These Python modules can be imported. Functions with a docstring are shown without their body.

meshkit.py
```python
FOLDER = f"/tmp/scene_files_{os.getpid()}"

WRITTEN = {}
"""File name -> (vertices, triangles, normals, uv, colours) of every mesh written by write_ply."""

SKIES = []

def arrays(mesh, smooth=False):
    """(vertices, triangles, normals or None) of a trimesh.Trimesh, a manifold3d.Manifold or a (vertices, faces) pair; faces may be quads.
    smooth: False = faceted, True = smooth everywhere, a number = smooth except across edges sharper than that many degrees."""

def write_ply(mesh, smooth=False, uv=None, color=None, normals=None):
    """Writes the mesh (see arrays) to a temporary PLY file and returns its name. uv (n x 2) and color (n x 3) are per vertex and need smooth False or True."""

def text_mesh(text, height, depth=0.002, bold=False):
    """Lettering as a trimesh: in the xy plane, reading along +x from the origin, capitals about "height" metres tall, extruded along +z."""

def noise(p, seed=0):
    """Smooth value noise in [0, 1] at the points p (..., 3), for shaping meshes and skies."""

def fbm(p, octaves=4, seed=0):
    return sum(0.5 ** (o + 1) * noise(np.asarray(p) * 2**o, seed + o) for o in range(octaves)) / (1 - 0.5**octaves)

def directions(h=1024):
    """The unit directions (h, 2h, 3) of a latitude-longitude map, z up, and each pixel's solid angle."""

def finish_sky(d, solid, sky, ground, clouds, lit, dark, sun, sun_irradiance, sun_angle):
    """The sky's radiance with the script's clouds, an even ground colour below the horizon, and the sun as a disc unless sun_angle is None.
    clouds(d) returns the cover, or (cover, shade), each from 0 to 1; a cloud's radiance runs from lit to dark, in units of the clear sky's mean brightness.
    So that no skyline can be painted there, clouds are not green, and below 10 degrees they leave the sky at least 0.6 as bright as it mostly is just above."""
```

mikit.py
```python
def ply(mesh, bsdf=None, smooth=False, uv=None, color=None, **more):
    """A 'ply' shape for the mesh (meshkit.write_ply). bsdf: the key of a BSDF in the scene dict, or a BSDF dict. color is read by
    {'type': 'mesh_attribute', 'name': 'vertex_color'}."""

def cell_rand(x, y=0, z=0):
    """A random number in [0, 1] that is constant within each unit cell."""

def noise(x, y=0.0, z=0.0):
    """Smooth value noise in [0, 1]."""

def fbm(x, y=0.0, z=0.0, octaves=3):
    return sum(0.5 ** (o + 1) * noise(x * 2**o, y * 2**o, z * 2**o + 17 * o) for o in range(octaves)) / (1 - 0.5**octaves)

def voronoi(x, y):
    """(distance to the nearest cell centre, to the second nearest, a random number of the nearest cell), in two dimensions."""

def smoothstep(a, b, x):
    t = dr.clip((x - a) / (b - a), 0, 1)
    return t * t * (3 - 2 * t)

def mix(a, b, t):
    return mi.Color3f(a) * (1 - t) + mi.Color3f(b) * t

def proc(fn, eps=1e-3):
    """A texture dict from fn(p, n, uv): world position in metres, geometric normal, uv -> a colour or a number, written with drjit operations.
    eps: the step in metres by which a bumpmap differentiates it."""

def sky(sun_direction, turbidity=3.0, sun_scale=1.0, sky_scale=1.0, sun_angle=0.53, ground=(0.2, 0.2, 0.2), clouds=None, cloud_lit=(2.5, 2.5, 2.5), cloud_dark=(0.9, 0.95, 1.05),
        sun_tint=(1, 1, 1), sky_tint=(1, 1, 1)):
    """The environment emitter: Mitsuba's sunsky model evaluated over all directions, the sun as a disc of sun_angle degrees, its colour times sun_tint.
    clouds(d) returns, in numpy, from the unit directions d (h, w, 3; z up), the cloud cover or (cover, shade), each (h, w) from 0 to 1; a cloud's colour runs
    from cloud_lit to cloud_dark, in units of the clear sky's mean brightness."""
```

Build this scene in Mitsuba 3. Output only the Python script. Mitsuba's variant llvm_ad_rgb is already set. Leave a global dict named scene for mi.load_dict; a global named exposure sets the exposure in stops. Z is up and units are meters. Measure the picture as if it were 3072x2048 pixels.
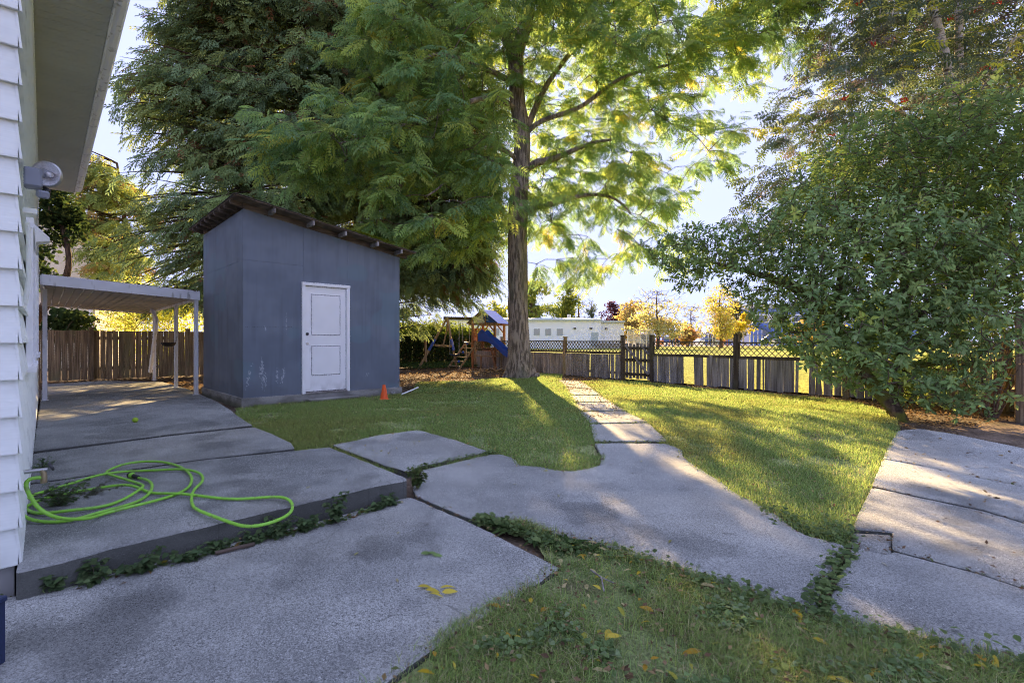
import math
import numpy as np
import drjit as dr
import mitsuba as mi
import mikit
import meshkit
import shapely
from shapely.geometry import Polygon
from shapely.ops import unary_union
from scipy.spatial import cKDTree

T = mi.ScalarTransform4f
scene, labels = {}, {}
# ---------------------------------------------------------------- camera, light, exposure
scene['camera'] = {'type': 'perspective', 'fov': 92.5, 'fov_axis': 'x', 'near_clip': 0.05, 'far_clip': 3000.0,
                   'to_world': T().look_at(origin=[0, 0, 1.10], target=[0, 10, 1.10], up=[0, 0, 1])}
def veil(d):                                               # thin even high cloud
    n = meshkit.fbm(d * np.array([2.0, 2.0, 5.0]), 4, 3)
    return 0.98 + 0.03 * (n - 0.5), np.clip((n - 0.35) * 1.6, 0, 1) * 0.5
SUN = np.array([-0.078, 0.919, 0.386])
scene['sky'] = mikit.sky(SUN.tolist(), turbidity=2.5, sun_scale=1.65, sky_scale=1.0, sun_tint=(1.0, 0.90, 0.70),
                         clouds=veil, cloud_lit=(0.92, 1.02, 1.66), cloud_dark=(0.78, 0.88, 1.52))
exposure = 3.75

# ---------------------------------------------------------------- helpers
D1 = np.array([-0.6905, 0.7233, 0.0])      # away along the house wall
D2 = np.array([0.7232, 0.6907, 0.0])       # out from the house wall
UP = np.array([0.0, 0.0, 1.0])


def v3(*a): return np.array(a, float)
def unit(a):
    a = np.asarray(a, float)
    return a / (np.linalg.norm(a, axis=-1, keepdims=True) + 1e-12)
def P(a, b, z=0.0): return D1 * a + D2 * b + UP * z          # house coordinates -> world


def zg(y):
    t = np.clip((np.asarray(y, float) - 3.9) / 3.2, 0, 1)
    return -0.14 + 0.12 * t * t * (3 - 2 * t)


_count = {}
def numbered(base):
    n = _count.get(base, 0)
    _count[base] = n + 1
    return base if n == 0 else f'{base}_{n:03d}'


def thing(name, label, cat=None, group=None, kind=None):
    key = numbered(name)
    labels[key] = {'label': label}
    if cat: labels[key]['category'] = cat
    if group: labels[key]['group'] = group
    if kind: labels[key]['kind'] = kind
    return key


def obj(parent, name, mesh, mat, smooth=False, color=None, label=None, kind=None):
    """a part of parent (or a thing itself when name is None)"""
    key = parent if name is None else numbered(parent + '__' + name)
    if hasattr(mesh, 'get'): mesh = mesh.get()
    scene[key] = mikit.ply(mesh, mat, smooth=smooth, color=color)
    if label or kind:
        labels.setdefault(key, {})
        if label: labels[key]['label'] = label
        if kind: labels[key]['kind'] = kind
    return key


_S = np.array([[x, y, z] for x in (-1, 1) for y in (-1, 1) for z in (-1, 1)], float)
import trimesh
def _topology():
    v = []
    for s in _S:
        for k in range(3):
            w = s * 0.8
            w[k] = s[k]
            v.append(w)
    v = np.array(v)
    h = trimesh.convex.convex_hull(v)
    idx = cKDTree(v).query(h.vertices)[1]
    return idx[h.faces]
_CF = _topology()


class MB:
    def __init__(s): s.v, s.f, s.n = [], [], 0
    def add(s, v, f):
        s.v.append(np.asarray(v, float)); s.f.append(np.asarray(f, int) + s.n); s.n += len(v)
        return s
    def get(s): return np.vstack(s.v), np.vstack(s.f)
    def box(s, c, half, ax=None, ch=0.003):
        half = np.asarray(half, float)
        ch = min(ch, 0.4 * half.min())
        w = np.repeat(_S, 3, 0) * (half - ch)
        for i in range(8):
            for k in range(3): w[3 * i + k, k] = _S[i, k] * half[k]
        ax = np.eye(3) if ax is None else np.asarray(ax)
        f = _CF if np.linalg.det(ax) > 0 else _CF[:, ::-1]
        return s.add(np.asarray(c) + w @ ax, f)
    def beam(s, p0, p1, w, h, up=UP, ch=0.003):
        p0, p1 = np.asarray(p0, float), np.asarray(p1, float)
        a = unit(p1 - p0)
        if abs(a @ up) > 0.98: up = v3(D2[0], D2[1], 0)
        b = unit(np.cross(up, a)); c = np.cross(a, b)
        return s.box((p0 + p1) / 2, (np.linalg.norm(p1 - p0) / 2, w / 2, h / 2), np.array([a, b, c]), ch)
    def tube(s, pts, rad, sides=8, caps=True):
        p = np.asarray(pts, float); n = len(p)
        r = np.broadcast_to(np.asarray(rad, float), (n,))
        t = unit(np.gradient(p, axis=0))
        a = np.cross(t[0], UP if abs(t[0][2]) < 0.9 else v3(1, 0, 0)); a = a / np.linalg.norm(a)
        A = [a]
        for i in range(1, n):
            a = A[-1] - t[i] * (A[-1] @ t[i]); A.append(a / (np.linalg.norm(a) + 1e-9))
        A = np.array(A); B = np.cross(t, A)
        an = np.arange(sides) * 2 * np.pi / sides
        v = (p[:, None] + r[:, None, None] * (np.cos(an)[None, :, None] * A[:, None] + np.sin(an)[None, :, None] * B[:, None])).reshape(-1, 3)
        i, j = np.meshgrid(np.arange(n - 1), np.arange(sides), indexing='ij'); j2 = (j + 1) % sides
        q = np.stack([i * sides + j, i * sides + j2, (i + 1) * sides + j2, (i + 1) * sides + j], -1).reshape(-1, 4)
        f = np.vstack([q[:, [0, 1, 2]], q[:, [0, 2, 3]]])
        if caps:
            v = np.vstack([v, p[:1], p[-1:]]); m = n * sides; k = np.arange(sides); k2 = (k + 1) % sides
            f = np.vstack([f, np.stack([k2, k, k * 0 + m], 1), np.stack([k + (n - 1) * sides, k2 + (n - 1) * sides, k * 0 + m + 1], 1)])
        return s.add(v, f)
    def lathe(s, prof, c=(0, 0, 0), axis=UP, sides=24):
        """prof: list of (radius, height) along axis"""
        axis = unit(axis)
        a = np.cross(axis, v3(0.31, 0.2, 0.9)); a /= np.linalg.norm(a); b = np.cross(axis, a)
        prof = np.asarray(prof, float); an = np.arange(sides) * 2 * np.pi / sides
        v = np.asarray(c) + prof[:, 1][:, None, None] * axis + prof[:, 0][:, None, None] * (np.cos(an)[None, :, None] * a + np.sin(an)[None, :, None] * b)
        n = len(prof); i, j = np.meshgrid(np.arange(n - 1), np.arange(sides), indexing='ij'); j2 = (j + 1) % sides
        q = np.stack([i * sides + j, i * sides + j2, (i + 1) * sides + j2, (i + 1) * sides + j], -1).reshape(-1, 4)
        return s.add(v.reshape(-1, 3), np.vstack([q[:, [0, 1, 2]], q[:, [0, 2, 3]]]))
    def prism(s, poly, offs):
        """poly: (n,3) planar loop, extruded by the vector offs"""
        poly = np.asarray(poly, float); offs = np.asarray(offs, float)
        c = poly.mean(0); t = unit(poly[1] - poly[0]); nn = unit(np.cross(poly[1] - poly[0], poly[2] - poly[1]))
        u = np.stack([(poly - c) @ t, (poly - c) @ np.cross(nn, t)], 1)
        _, tf = trimesh.creation.triangulate_polygon(Polygon(u), engine='earcut')
        vv, tf = trimesh.creation.triangulate_polygon(Polygon(u), engine='earcut')
        idx = cKDTree(u).query(vv)[1]; tf = idx[tf]
        n = len(poly); k = np.arange(n); k2 = (k + 1) % n
        f = np.vstack([tf, tf[:, ::-1] + n, np.stack([k, k2, k2 + n], 1), np.stack([k, k2 + n, k + n], 1)])
        m = trimesh.Trimesh(np.vstack([poly, poly + offs]), f, process=False)
        trimesh.repair.fix_normals(m)
        return s.add(m.vertices, m.faces)


def place(tv, tf, pos, axis, normal, scale):
    """copies of the template (x along axis, z along normal) as one mesh"""
    axis = unit(axis); side = unit(np.cross(normal, axis)); nn = np.cross(axis, side)
    R = np.stack([axis, side, nn], 1)                       # (N,3,3) rows
    v = pos[:, None] + np.einsum('nk,vk,nkj->nvj', np.broadcast_to(np.reshape(scale, (-1, 1)), (len(pos), 3)), tv, R)
    f = tf[None] + (np.arange(len(pos)) * len(tv))[:, None, None]
    return v.reshape(-1, 3), f.reshape(-1, 3)


def per_copy(col, tv): return np.repeat(col, len(tv), 0)


# ---------------------------------------------------------------- materials
N_, F_, S_, mix = mikit.noise, mikit.fbm, mikit.smoothstep, mikit.mix
C3 = mi.Color3f


def rgb(*c): return {'type': 'rgb', 'value': list(c)}
def mat(key, color, rough=0.7, bump=None, eps=2e-3, spec=0.35, metal=0.0, scale=1.0, two=True):
    if callable(color): color = mikit.proc(color)
    elif isinstance(color, (tuple, list)): color = rgb(*color)
    b = {'type': 'principled', 'base_color': color, 'roughness': rough, 'specular': spec, 'metallic': metal}
    if bump is not None: b = {'type': 'bumpmap', 'arbitrary': mikit.proc(bump, eps=eps), 'scale': scale, 'bsdf': b}
    scene[key] = {'type': 'twosided', 'bsdf': b} if two else b
    return key


def concrete(light, dark, warm, grit):
    def fn(p, n, uv):
        g = N_(p.x * 330, p.y * 330, p.z * 330)
        g2 = N_(p.x * 150 + 9, p.y * 150, p.z * 150)
        big = F_(p.x * 1.3, p.y * 1.3, p.z * 1.3 + 5, octaves=4)
        mid = F_(p.x * 6, p.y * 6, p.z * 6 + 2, octaves=3)
        c = mix(C3(*dark), C3(*light), S_(0.25, 0.8, big * 0.6 + mid * 0.4))
        c = mix(c, C3(*warm), S_(0.5, 0.8, F_(p.x * 0.9 + 7, p.y * 0.9, 3)) * 0.4)
        c = c * (1 + grit * 1.3 * (g - 0.5) + grit * 0.9 * (g2 - 0.5))
        c = c * (0.84 + 0.32 * F_(p.x * 2.6 + 20, p.y * 2.6, p.z, octaves=4))
        peb = S_(0.76, 0.88, N_(p.x * 210 + 40, p.y * 210, p.z * 210))
        c = mix(c, C3(0.55, 0.55, 0.53), peb * grit * 0.9)
        pit = S_(0.78, 0.9, N_(p.x * 180 + 3, p.y * 180 + 30, p.z * 180))
        c = c * (1 - 0.6 * pit * grit)
        stain = S_(0.60, 0.72, F_(p.x * 1.7 + 31, p.y * 1.7 + 4, 2.0, octaves=4))
        c = c * (1 - 0.30 * stain)
        crack = dr.abs(F_(p.x * 1.1 + 50, p.y * 1.1, 7.0, octaves=4) - 0.5)
        c = c * (1 - 0.38 * S_(0.003, 0.0008, crack) * S_(0.45, 0.6, N_(p.x * 0.8, p.y * 0.8, 3.0)))
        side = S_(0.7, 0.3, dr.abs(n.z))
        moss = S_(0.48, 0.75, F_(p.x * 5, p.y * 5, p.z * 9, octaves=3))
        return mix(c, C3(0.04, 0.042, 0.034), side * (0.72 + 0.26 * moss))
    def bump(p, n, uv):
        return 0.0011 * N_(p.x * 260, p.y * 260, p.z * 260) + 0.0012 * N_(p.x * 90, p.y * 90, p.z * 90)
    return fn, bump


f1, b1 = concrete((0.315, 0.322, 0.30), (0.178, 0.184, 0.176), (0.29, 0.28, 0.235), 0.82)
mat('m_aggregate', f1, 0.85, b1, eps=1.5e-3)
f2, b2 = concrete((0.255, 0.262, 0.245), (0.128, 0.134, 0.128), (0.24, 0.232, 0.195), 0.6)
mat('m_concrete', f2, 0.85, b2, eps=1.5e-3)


def dirt(p, n, uv):
    a = F_(p.x * 3, p.y * 3, octaves=4); b = N_(p.x * 60, p.y * 60); c = N_(p.x * 25 + 4, p.y * 25)
    k = mix(C3(0.060, 0.043, 0.030), C3(0.15, 0.11, 0.078), S_(0.3, 0.75, a))
    k = k * (0.6 + 0.8 * b)
    return mix(k, C3(0.07, 0.075, 0.03), S_(0.55, 0.8, F_(p.x * 1.2 + 3, p.y * 1.2, octaves=3)) * 0.6 * c)
mat('m_dirt', dirt, 0.95, lambda p, n, uv: 0.02 * F_(p.x * 22, p.y * 22, p.z * 22, octaves=3), eps=3e-3)
def turf(p, n, uv):
    a = F_(p.x * 2.2, p.y * 2.2, octaves=4); b = N_(p.x * 130, p.y * 130)
    k = mix(C3(0.13, 0.17, 0.06), C3(0.23, 0.26, 0.10), S_(0.3, 0.75, a))
    return mix(k, C3(0.10, 0.085, 0.045), S_(0.58, 0.78, F_(p.x * 3 + 11, p.y * 3, octaves=3)) * 0.7) * (0.55 + 0.9 * b)
mat('m_turf', turf, 0.95, lambda p, n, uv: 0.012 * N_(p.x * 70, p.y * 70, p.z * 70), eps=3e-3)
def field(p, n, uv):
    a = F_(p.x * 0.25, p.y * 0.25, octaves=4); b = F_(p.x * 7, p.y * 7, octaves=2)
    return mix(C3(0.24, 0.27, 0.04), C3(0.36, 0.37, 0.06), S_(0.3, 0.7, a * 0.7 + b * 0.3)) * (0.75 + 0.5 * b)
mat('m_field', field, 0.95, lambda p, n, uv: 0.03 * N_(p.x * 30, p.y * 30, p.z * 30), eps=5e-3)
mat('m_asphalt', lambda p, n, uv: C3(0.17, 0.17, 0.18) * (0.8 + 0.4 * F_(p.x * 0.5, p.y * 0.5)), 0.9)


def grainy(base, dark, period=14.0, wear=None, axis='z'):
    """wood whose grain runs along the world axis"""
    def fn(p, n, uv):
        if axis == 'z': a, b, c = p.x * period * 4, p.y * period * 4, p.z * 1.6
        else: a, b, c = p.z * period * 4, (p.x + p.y) * 1.2, (p.x - p.y) * 2.0
        g = F_(a, b, c, octaves=3)
        t = N_(p.x * 9, p.y * 9, 7.0)
        k = mix(C3(*dark), C3(*base), S_(0.25, 0.75, g)) * (0.7 + 0.6 * t)
        if wear is not None:
            k = mix(k, C3(*wear), S_(0.5, 0.78, F_(p.x * 4 + 3, p.y * 4, p.z * 1.2, octaves=3)) * 0.7)
        return k
    return fn, (lambda p, n, uv: 0.004 * F_(p.x * 55, p.y * 55, p.z * 2.0, octaves=2)) if axis == 'z' else (lambda p, n, uv: 0.004 * F_((p.x + p.y) * 2, (p.x - p.y) * 2, p.z * 50, octaves=2))
for key, a in {'m_fence': ((0.33, 0.255, 0.165), (0.14, 0.10, 0.062), 14, (0.19, 0.185, 0.10)), 'm_grey_wood': ((0.33, 0.31, 0.295), (0.15, 0.135, 0.125), 14, (0.12, 0.105, 0.09)),
               'm_dark_wood': ((0.105, 0.083, 0.06), (0.045, 0.034, 0.025), 14, (0.10, 0.10, 0.05)), 'm_cedar_wood': ((0.36, 0.175, 0.085), (0.21, 0.09, 0.045), 14, (0.30, 0.20, 0.12)),
               'm_pale_wood': ((0.36, 0.27, 0.17), (0.20, 0.14, 0.085), 14, None)}.items():
    c, b = grainy(*a); mat(key, c, 0.85, b)
c, b = grainy((0.17, 0.13, 0.10), (0.085, 0.062, 0.047), 10, None, 'h'); mat('m_rafter', c, 0.85, b)


def siding(p, n, uv):
    g = F_(p.z * 160, (p.x + p.y) * 5, (p.x - p.y) * 5, octaves=2)
    d = S_(0.5, 0.85, F_(p.x * 5, p.y * 5, p.z * 2, octaves=4)) * 0.18
    low = S_(0.9, 0.0, p.z) * 0.22 * F_(p.x * 6, p.y * 6, p.z * 3)
    return C3(0.78, 0.815, 0.765) * (0.94 + 0.1 * g) * (1 - d - low)
mat('m_siding', siding, 0.55, lambda p, n, uv: 0.0018 * F_(p.z * 170, (p.x + p.y) * 4, (p.x - p.y) * 4, octaves=2), eps=1e-3)
def soffit(p, n, uv):
    k = F_(p.x * 2, p.y * 2, octaves=3); b = N_(p.x * 60, p.y * 60)
    return C3(0.41, 0.42, 0.38) * (0.86 + 0.2 * k + 0.08 * b)
mat('m_soffit', soffit, 0.7)
def whitepaint(p, n, uv):
    k = F_(p.x * 7, p.y * 7, p.z * 5, octaves=3)
    chip = S_(0.76, 0.82, F_(p.x * 22, p.y * 22, p.z * 14, octaves=3))
    return mix(C3(0.81, 0.815, 0.825) * (0.93 + 0.12 * k), C3(0.34, 0.29, 0.24), chip * 0.8)
mat('m_white', whitepaint, 0.5)
def doorpaint(p, n, uv):
    k = F_(p.x * 5, p.y * 5, p.z * 4, octaves=3); s = S_(0.45, 0.1, p.z) * S_(0.35, 0.7, F_(p.x * 14, p.y * 14, p.z * 6))
    return mix(C3(0.83, 0.835, 0.85) * (0.94 + 0.1 * k), C3(0.38, 0.36, 0.34), s * 0.45)
mat('m_door', doorpaint, 0.42)
mat('m_door_groove', (0.20, 0.20, 0.22), 0.7)
def metal_white(p, n, uv):
    k = F_(p.x * 4, p.y * 4, p.z * 6, octaves=3)
    st = S_(0.62, 0.8, F_(p.x * 16, p.y * 16, p.z * 3, octaves=3))
    return mix(C3(0.74, 0.75, 0.78) * (0.9 + 0.2 * k), C3(0.26, 0.24, 0.2), st * 0.55)
mat('m_metal_white', metal_white, 0.45)
mat('m_old_metal', lambda p, n, uv: C3(0.34, 0.34, 0.345) * (0.85 + 0.3 * F_(p.x * 3, p.y * 3, p.z * 3)), 0.6)
def shedpaint(p, n, uv):
    k = F_(p.x * 2.2, p.y * 2.2, p.z * 2.2, octaves=4); f = F_(p.x * 26, p.y * 26, p.z * 3, octaves=2)
    c = mix(C3(0.128, 0.154, 0.198), C3(0.160, 0.188, 0.235), S_(0.3, 0.7, k)) * (0.93 + 0.12 * f)
    patch = S_(0.60, 0.66, F_(p.x * 1.6 + 3, p.y * 1.6, p.z * 1.6, octaves=2))
    c = mix(c, C3(0.125, 0.195, 0.24), patch * 0.5)
    u = (p.x + 4.665) * 0.7232 + (p.y - 8.5) * 0.6907          # along the front wall
    w = (p.x + 4.665) * -0.6905 + (p.y - 8.5) * 0.7233
    mk = mi.Float(0)
    for (cu, cz_, su, sz, tl) in ((0.10, 0.50, 0.035, 0.26, 0.22), (0.30, 0.62, 0.045, 0.24, 0.05), (0.34, 0.42, 0.06, 0.20, -0.05), (0.56, 0.46, 0.03, 0.16, 0.0), (0.66, 0.46, 0.04, 0.18, 0.15), (0.36, 1.34, 0.02, 0.05, 0.0), (0.72, 1.42, 0.015, 0.22, 0.03), (2.32, 0.42, 0.06, 0.04, 0.5)):
        dz_ = (p.z - cz_) / sz; du = (u - cu - tl * (p.z - cz_)) / su
        mk = dr.maximum(mk, dr.exp(-(dz_ * dz_ + du * du)))
    fine = F_(u * 90 + p.z * 25, p.z * 34, w * 3, octaves=3)
    sc = S_(0.62, 0.78, fine * 0.75 + mk * 0.36) * S_(0.12, 0.5, mk) * S_(0.08, 0.02, dr.abs(w))
    drip = S_(0.55, 0.8, F_(u * 14 + w * 9, p.z * 0.7, 3.0, octaves=3)) * 0.10
    dirt_ = S_(0.50, 0.10, p.z) * 0.35 * F_(u * 7, p.z * 9, w * 7, octaves=3)
    c = mix(c * (1 - drip), C3(0.09, 0.085, 0.075), dirt_)
    return mix(c, C3(0.50, 0.54, 0.59), sc * 0.5)
mat('m_shed', shedpaint, 0.62, lambda p, n, uv: 0.0012 * F_(p.x * 60, p.y * 60, p.z * 6, octaves=2), eps=1.5e-3)
def shingle(p, n, uv):
    g = N_(p.x * 90, p.y * 90, p.z * 90); k = F_(p.x * 2, p.y * 2, octaves=3)
    c = C3(0.085, 0.075, 0.065) * (0.6 + 0.8 * g)
    return mix(c, C3(0.10, 0.12, 0.02), S_(0.52, 0.7, k))
mat('m_shingle', shingle, 0.9, lambda p, n, uv: 0.003 * N_(p.x * 90, p.y * 90, p.z * 90))
def bark(p, n, uv):
    a = F_(p.x * 26, p.y * 26, p.z * 3.2, octaves=3); b = F_(p.x * 3, p.y * 3, p.z * 1.1, octaves=3)
    k = mix(C3(0.10, 0.08, 0.062), C3(0.34, 0.285, 0.23), S_(0.32, 0.68, a))
    return mix(k, C3(0.13, 0.135, 0.085), S_(0.5, 0.75, b) * 0.5)
mat('m_bark', bark, 0.95, lambda p, n, uv: 0.03 * F_(p.x * 26, p.y * 26, p.z * 3.2, octaves=3), eps=4e-3)
def darkbark(p, n, uv):
    a = F_(p.x * 30, p.y * 30, p.z * 5, octaves=3)
    return mix(C3(0.032, 0.022, 0.016), C3(0.11, 0.075, 0.05), S_(0.3, 0.7, a))
mat('m_dark_bark', darkbark, 0.95, lambda p, n, uv: 0.02 * F_(p.x * 30, p.y * 30, p.z * 5, octaves=3), eps=4e-3)
def palebark(p, n, uv):
    a = F_(p.x * 8, p.y * 8, p.z * 22, octaves=3)
    return mix(C3(0.50, 0.47, 0.42), C3(0.10, 0.08, 0.065), S_(0.48, 0.7, a))
mat('m_pale_bark', palebark, 0.9)
def mossbark(p, n, uv):
    a = F_(p.x * 18, p.y * 18, p.z * 8, octaves=3); k = F_(p.x * 5, p.y * 5, p.z * 5, octaves=3)
    return mix(mix(C3(0.05, 0.035, 0.025), C3(0.17, 0.12, 0.085), S_(0.3, 0.7, a)), C3(0.14, 0.15, 0.02), S_(0.4, 0.65, k) * 0.8)
mat('m_moss_bark', mossbark, 0.95, lambda p, n, uv: 0.015 * F_(p.x * 30, p.y * 30, p.z * 10, octaves=3), eps=4e-3)
mat('m_twig', (0.10, 0.075, 0.055), 0.9)
def thin(key, trans=0.9, rough=0.5, spec_=None):
    scene[key] = {'type': 'principledthin', 'base_color': {'type': 'mesh_attribute', 'name': 'vertex_color'}, 'roughness': rough, 'diff_trans': trans, 'eta': 1.45}
    return key
thin('m_leaf', 1.0, 0.5); thin('m_glossy_leaf', 0.45, 0.36); thin('m_cedar_leaf', 0.7, 0.6); thin('m_grass', 0.95, 0.55); thin('m_dry_leaf', 0.6, 0.65)
mat('m_hose', lambda p, n, uv: mix(C3(0.23, 0.53, 0.05) * (0.86 + 0.28 * F_(p.x * 9, p.y * 9, p.z * 9)), C3(0.16, 0.20, 0.07), S_(0.58, 0.78, F_(p.x * 40, p.y * 40, p.z * 40, octaves=3)) * 0.55), 0.42, spec=0.5)
mat('m_black', (0.018, 0.018, 0.02), 0.45)
mat('m_dark_metal', (0.05, 0.05, 0.055), 0.4)
mat('m_grey_plastic', (0.20, 0.22, 0.26), 0.45)
mat('m_brass', (0.30, 0.24, 0.14), 0.4, metal=0.6)
mat('m_steel', (0.45, 0.45, 0.45), 0.35, metal=0.8)
mat('m_orange', lambda p, n, uv: C3(0.80, 0.115, 0.022) * (0.88 + 0.2 * F_(p.x * 30, p.y * 30, p.z * 30)), 0.5)
mat('m_ball', (0.33, 0.50, 0.04), 0.9)
mat('m_blue', lambda p, n, uv: C3(0.02, 0.075, 0.42) * (0.85 + 0.3 * F_(p.x * 6, p.y * 6, p.z * 6)), 0.35)
mat('m_navy', (0.02, 0.03, 0.075), 0.5)
mat('m_tarp', lambda p, n, uv: C3(0.06, 0.085, 0.075) * (0.7 + 0.6 * F_(p.x * 9, p.y * 9, p.z * 9)), 0.7)
mat('m_stucco', lambda p, n, uv: C3(0.74, 0.68, 0.52) * (0.92 + 0.14 * F_(p.x * 5, p.y * 5, p.z * 5, octaves=4)), 0.9)
mat('m_portable', lambda p, n, uv: C3(0.66, 0.70, 0.74) * (0.96 + 0.08 * F_(p.x * 0.3, p.y * 0.3, p.z, octaves=2)), 0.7)
mat('m_roofgrey', (0.36, 0.42, 0.43), 0.7)
mat('m_school_blue', (0.13, 0.20, 0.42), 0.6)
mat('m_school_white', (0.68, 0.69, 0.72), 0.7)
mat('m_play_blue', (0.05, 0.10, 0.40), 0.45)
mat('m_play_orange', (0.55, 0.20, 0.08), 0.5)
def basec(p, n, uv):
    k = F_(p.x * 4, p.y * 4, p.z * 7, octaves=4); g = N_(p.x * 140, p.y * 140, p.z * 140)
    c = mix(C3(0.17, 0.165, 0.155), C3(0.31, 0.305, 0.29), S_(0.3, 0.7, k)) * (0.8 + 0.4 * g)
    return mix(c, C3(0.10, 0.10, 0.06), S_(0.07, -0.05, p.z) * 0.7)
mat('m_base', basec, 0.9, lambda p, n, uv: 0.002 * N_(p.x * 120, p.y * 120, p.z * 120))
mat('m_concrete_wall', (0.30, 0.30, 0.29), 0.9)
mat('m_pane_grey', (0.30, 0.32, 0.34), 0.3)
scene['m_glass'] = {'type': 'thindielectric'}
mat('m_dark_glass', (0.10, 0.12, 0.15), 0.12, spec=0.6)
mat('m_reflector', lambda p, n, uv: C3(0.72, 0.73, 0.75) * (0.72 + 0.45 * N_(p.x * 160, p.y * 160, p.z * 160)), 0.3, spec=0.8)
mat('m_lens', (0.62, 0.64, 0.66), 0.18, spec=0.8)
mat('m_berry', (0.55, 0.03, 0.02), 0.4)

# ---------------------------------------------------------------- ground
def sheet(poly, mat_, key, label, dz, step=0.12, noise=0.0, flat=None):
    """a triangulated ground sheet following zg, cut to the polygon"""
    x0, y0, x1, y1 = poly.bounds
    xs, ys = np.arange(x0, x1 + step, step), np.arange(y0, y1 + step, step)
    X, Y = np.meshgrid(xs, ys)
    inner = poly.buffer(-step * 0.6)
    m = shapely.contains_xy(inner, X, Y)
    pts = np.stack([X[m], Y[m]], 1)
    rings = []
    for g in getattr(poly, 'geoms', [poly]):
        for r in [g.exterior, *g.interiors]:
            L = r.length; n = max(4, int(L / step))
            rings.append(np.array([r.interpolate(i / n, normalized=True).coords[0] for i in range(n)]))
    pts = np.vstack([pts, *rings])
    from scipy.spatial import Delaunay
    tri = Delaunay(pts).simplices
    c = pts[tri].mean(1)
    tri = tri[shapely.contains_xy(poly, c[:, 0], c[:, 1])]
    a, b, d = pts[tri[:, 0]], pts[tri[:, 1]], pts[tri[:, 2]]
    neg = (b[:, 0] - a[:, 0]) * (d[:, 1] - a[:, 1]) - (b[:, 1] - a[:, 1]) * (d[:, 0] - a[:, 0]) < 0
    tri[neg] = tri[neg][:, ::-1]
    z = (zg(pts[:, 1]) if flat is None else np.full(len(pts), flat)) + dz
    if noise: z = z + noise * (meshkit.fbm(np.c_[pts * 1.7, pts[:, :1] * 0], 3) - 0.5)
    return np.c_[pts, z], tri


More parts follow.
